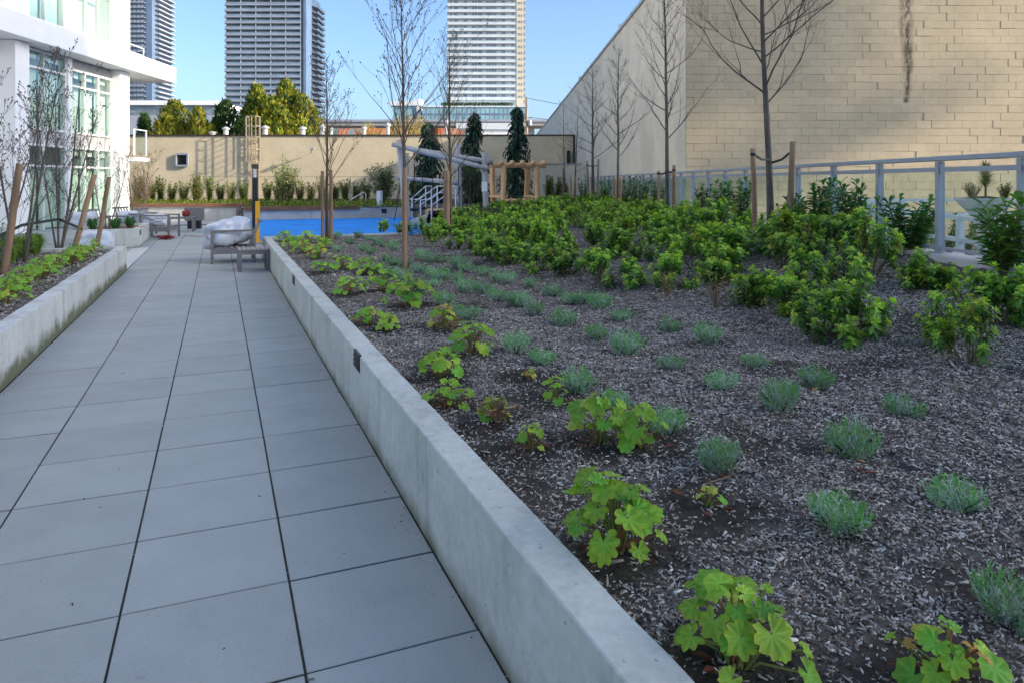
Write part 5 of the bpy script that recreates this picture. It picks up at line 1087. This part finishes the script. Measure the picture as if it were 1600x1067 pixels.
q = MB(); q.lathe([(.3, 0), (.34, .1), (.34, .9), (.2, 1)], (.55, -.3, zt - 5)); q.build('transformer', 'vent', up)
for i, (z, z2) in enumerate(((zt - .2, 148), (zt - 3.5, 163))): q = MB(); q.tube([(fx(823, 120), 120, z - 3), (fx(1000, 118), 118, fz(z2 + 40, 118)), (fx(1200, 116), 116, fz(z2 + 30, 116))], .05, 4); o = q.build('power_line', 'black'); tag(o, 'thin dark power line from the utility pole, %s' % ('upper', 'lower')[i], 'wire', 'power lines')
wl = empty('white_lowrise', (fx(140, 140), 140, -3), 0, 'white low building behind the evergreens beside the canopy', 'building'); q = MB(); q.box(0, fx(350, 140) - fx(140, 140), 0, 15, 0, fz(181, 140) + 3); q.build('wall', 'tslab', wl); q = MB(); q.box(0, fx(340, 140) - fx(140, 140), -.4, 15, fz(165, 140) + 3, fz(158, 140) + 3); q.build('roof_fascia', 'white', wl); q = MB(); q.box(.5, fx(338, 140) - fx(140, 140), .2, 14, fz(181, 140) + 3, fz(165, 140) + 3); q.build('window_band', 'tglass2', wl)

# ------------------------------------------------------------------ towers
def tower_a():
    Y = 330; x0, x1 = fx(353, Y), fx(476, Y); D = 29; e = empty('residential_tower', (x0, Y, -3), 0, 'blue-grey glass tower with stacked balconies in the middle of the sky', 'tower'); Wd = x1 - x0; fh = 2.83
    MB().box(0, Wd, 0, D, 0, 34 * fh).build('core', 'tglass', e); MB().box(Wd - .0, Wd + 1.2, -1.9, 8, 0, 34 * fh).build('corner_strip', 'tstrip', e)
    s = MB().box(-.2, Wd - 1.2, -2.0, 0, 0, .32).mesh('balcony_slab'); s.materials.append(M['tslab']); r = MB().box(.2, Wd - 1.4, -1.95, -1.85, .32, 1.40).mesh('balcony_glass'); r.materials.append(M['trail'])
    d = MB(); 
    for k in range(6): d.box(k * (Wd - 2) / 5 - .12 + .5, k * (Wd - 2) / 5 + .12 + .5, -1.8, -.02, .32, fh - .02)
    dm_ = d.mesh('divider'); dm_.materials.append(M['tslab']); s2 = MB(); s2.add([(Wd, 8.5, 0), (Wd + 2.6, 14, 0), (Wd + 2.6, D, 0), (Wd, D, 0), (Wd, 8.5, .3), (Wd + 2.6, 14, .3), (Wd + 2.6, D, .3), (Wd, D, .3)], [(3, 2, 1, 0), (4, 5, 6, 7), (0, 1, 5, 4), (1, 2, 6, 5), (2, 3, 7, 6), (3, 0, 4, 7)]); sm2 = s2.mesh('side_slab'); sm2.materials.append(M['tslab'])
    r2 = MB().box(Wd + 2.45, Wd + 2.55, 14, D, .3, 1.35).mesh('side_balcony_glass'); r2.materials.append(M['trail'])
    for k in range(33):
        for n_, me in (('balcony_slab', s), ('balcony_glass', r), ('divider', dm_), ('side_slab', sm2), ('side_balcony_glass', r2)): o = link(n_, me, e); o.location = (0, 0, k * fh)
def tower_b():
    Y = 320; x0, x1 = fx(699, Y), fx(818, Y); Wd = x1 - x0; fh = 2.86; e = empty('residential_tower', (x0, Y, -3), 0, 'pale tower with white balcony bands above a glass podium', 'tower'); z0 = fz(157, Y) + 3
    MB().box(0, Wd - 3.2, 0, 20, 0, z0 + 30 * fh).build('core', 'tgreen', e); MB().box(Wd - 3.2, Wd, -.6, 20, 0, z0 + 30 * fh).build('beige_bay', 'tbeige', e)
    s = MB().box(-.3, Wd - 3.6, -1.7, 0, 0, .38).mesh('balcony_slab'); s.materials.append(M['tslabw']); r = MB().box(.2, Wd - 3.8, -1.68, -1.6, .38, 1.25).mesh('balcony_glass'); r.materials.append(M['tgreen'])
    w = MB(); fr = MB()
    for a, b_ in ((1.0, 2.2), (2.9, 4.9), (7.4, 9.2), (11.2, 13.6), (13.9, 16.0), (17.8, 22.6), (24.8, 26.7), (29.2, 30.6)):
        w.box(a, b_, -.06, -.01, .45, 2.55); m_ = max(1, int((b_ - a) / 1.1))
        for k in range(m_ + 1): x = a + (b_ - a) * k / m_; fr.box(x - .06, x + .06, -.12, -.061, .4, 2.6)
    wm = w.mesh('window_row'); wm.materials.append(M['tglass']); fm = fr.mesh('window_frames'); fm.materials.append(M['tslabw'])
    bw_ = MB(); bw_.box(Wd - 2.5, Wd - 1.7, -.66, -.6, .9, 1.9); bw_.box(Wd - 1.3, Wd - .6, -.66, -.6, .9, 1.9); bm_ = bw_.mesh('small_windows'); bm_.materials.append(M['tglass']); sb = MB().box(Wd + .001, Wd + .9, 2, 14, 0, 1.2).mesh('side_balcony'); sb.materials.append(M['tslab'])
    for k in range(19):
        for n_, me in (('balcony_slab', s), ('balcony_glass', r), ('window_row', wm), ('window_frames', fm), ('small_windows', bm_), ('side_balcony', sb)):
            o = link(n_, me, e); o.location = (0, 0, z0 + k * fh)
            if 'window' in n_: o['kind'] = 'stuff'
    pd = empty('glass_podium', (fx(660, 300), 300, -3), 0, 'two-storey green glass podium at the foot of the pale tower', 'building'); Wp = fx(823, 300) - fx(660, 300); za, zb = fz(190, 300) + 3, fz(168, 300) + 3
    MB().box(0, Wp, 0, 30, 0, za).build('base', 'viaduct', pd); MB().box(0, Wp, 0, 30, za, zb).build('glass_block', 'podium', pd); MB().box(-.1, Wp + .1, -.15, 0, (za + zb) / 2 - .3, (za + zb) / 2 + .3).build('floor_band', 'tstrip', pd)
    for k in range(24): x = k * Wp / 23; MB().box(x - .1, x + .1, -.1, -.001, za, zb).build('mullion', 'tslab', pd)
    MB().box(-.3, Wp + .3, -.4, 30, zb, zb + .5).build('roof_edge', 'tslabw', pd)
    rg = random.Random(4); h = MB()
    for i in range(1500): x = rg.uniform(8, Wp - 6); a = rg.uniform(0, 6.3); h.tint = jit((.08, .14, .05), .3, rg); h.leaf((x, rg.uniform(.5, 1.5), zb + .5 + rg.uniform(0, 1.3)), (math.cos(a), math.sin(a), .8), .8, .4)
    h.build('roof_planting', 'dull_leaf', pd)
    gb = empty('glass_pavilion', (fx(612, 310), 310, -3), 0, 'glass pavilion with white flat roof beside the podium', 'building'); Wg = fx(656, 310) - fx(612, 310); MB().box(.8, Wg - 1.5, 0, 10, 0, fz(166, 310) + 3).build('glass_block', 'podium', gb); MB().box(-.5, Wg, -1, 11, fz(166, 310) + 3, fz(159, 310) + 3).build('roof_slab', 'tslabw', gb); MB().box(Wg - 1.5, Wg + .6, -.5, 10, 0, fz(155, 310) + 3).build('pier', 'tslabw', gb)
def tower_c():
    Y = 410; x0, x1 = fx(120, Y), fx(229, Y); Wd = x1 - x0; D = 24; fh = 2.88; e = empty('residential_tower', (x0, Y, -3), 0, 'grey balcony tower half hidden behind the white building', 'tower')
    MB().box(0, Wd, 0, D, 0, 44 * fh).build('core', 'tglass', e); MB().box(Wd, Wd + 3.4, -.5, D, 0, 44 * fh).build('corner_strip', 'tstrip', e)
    s = MB().box(0, Wd - .3, -2.2, 0, 0, .34).mesh('balcony_slab'); s.materials.append(M['tslab']); f = MB(); 
    for k in range(18): f.box(k * 2.3, k * 2.3 + .9, -2.15, -2.0, .34, 1.3)
    fm = f.mesh('balcony_panels'); fm.materials.append(M['tslab']); s2 = MB().box(Wd + 3.4, Wd + 6, 3, D, 0, .8).mesh('side_balcony'); s2.materials.append(M['tslab'])
    for k in range(43):
        for n_, me in (('balcony_slab', s), ('balcony_panels', fm), ('side_balcony', s2)): o = link(n_, me, e); o.location = (0, 0, k * fh)
tower_a(); tower_b(); tower_c()
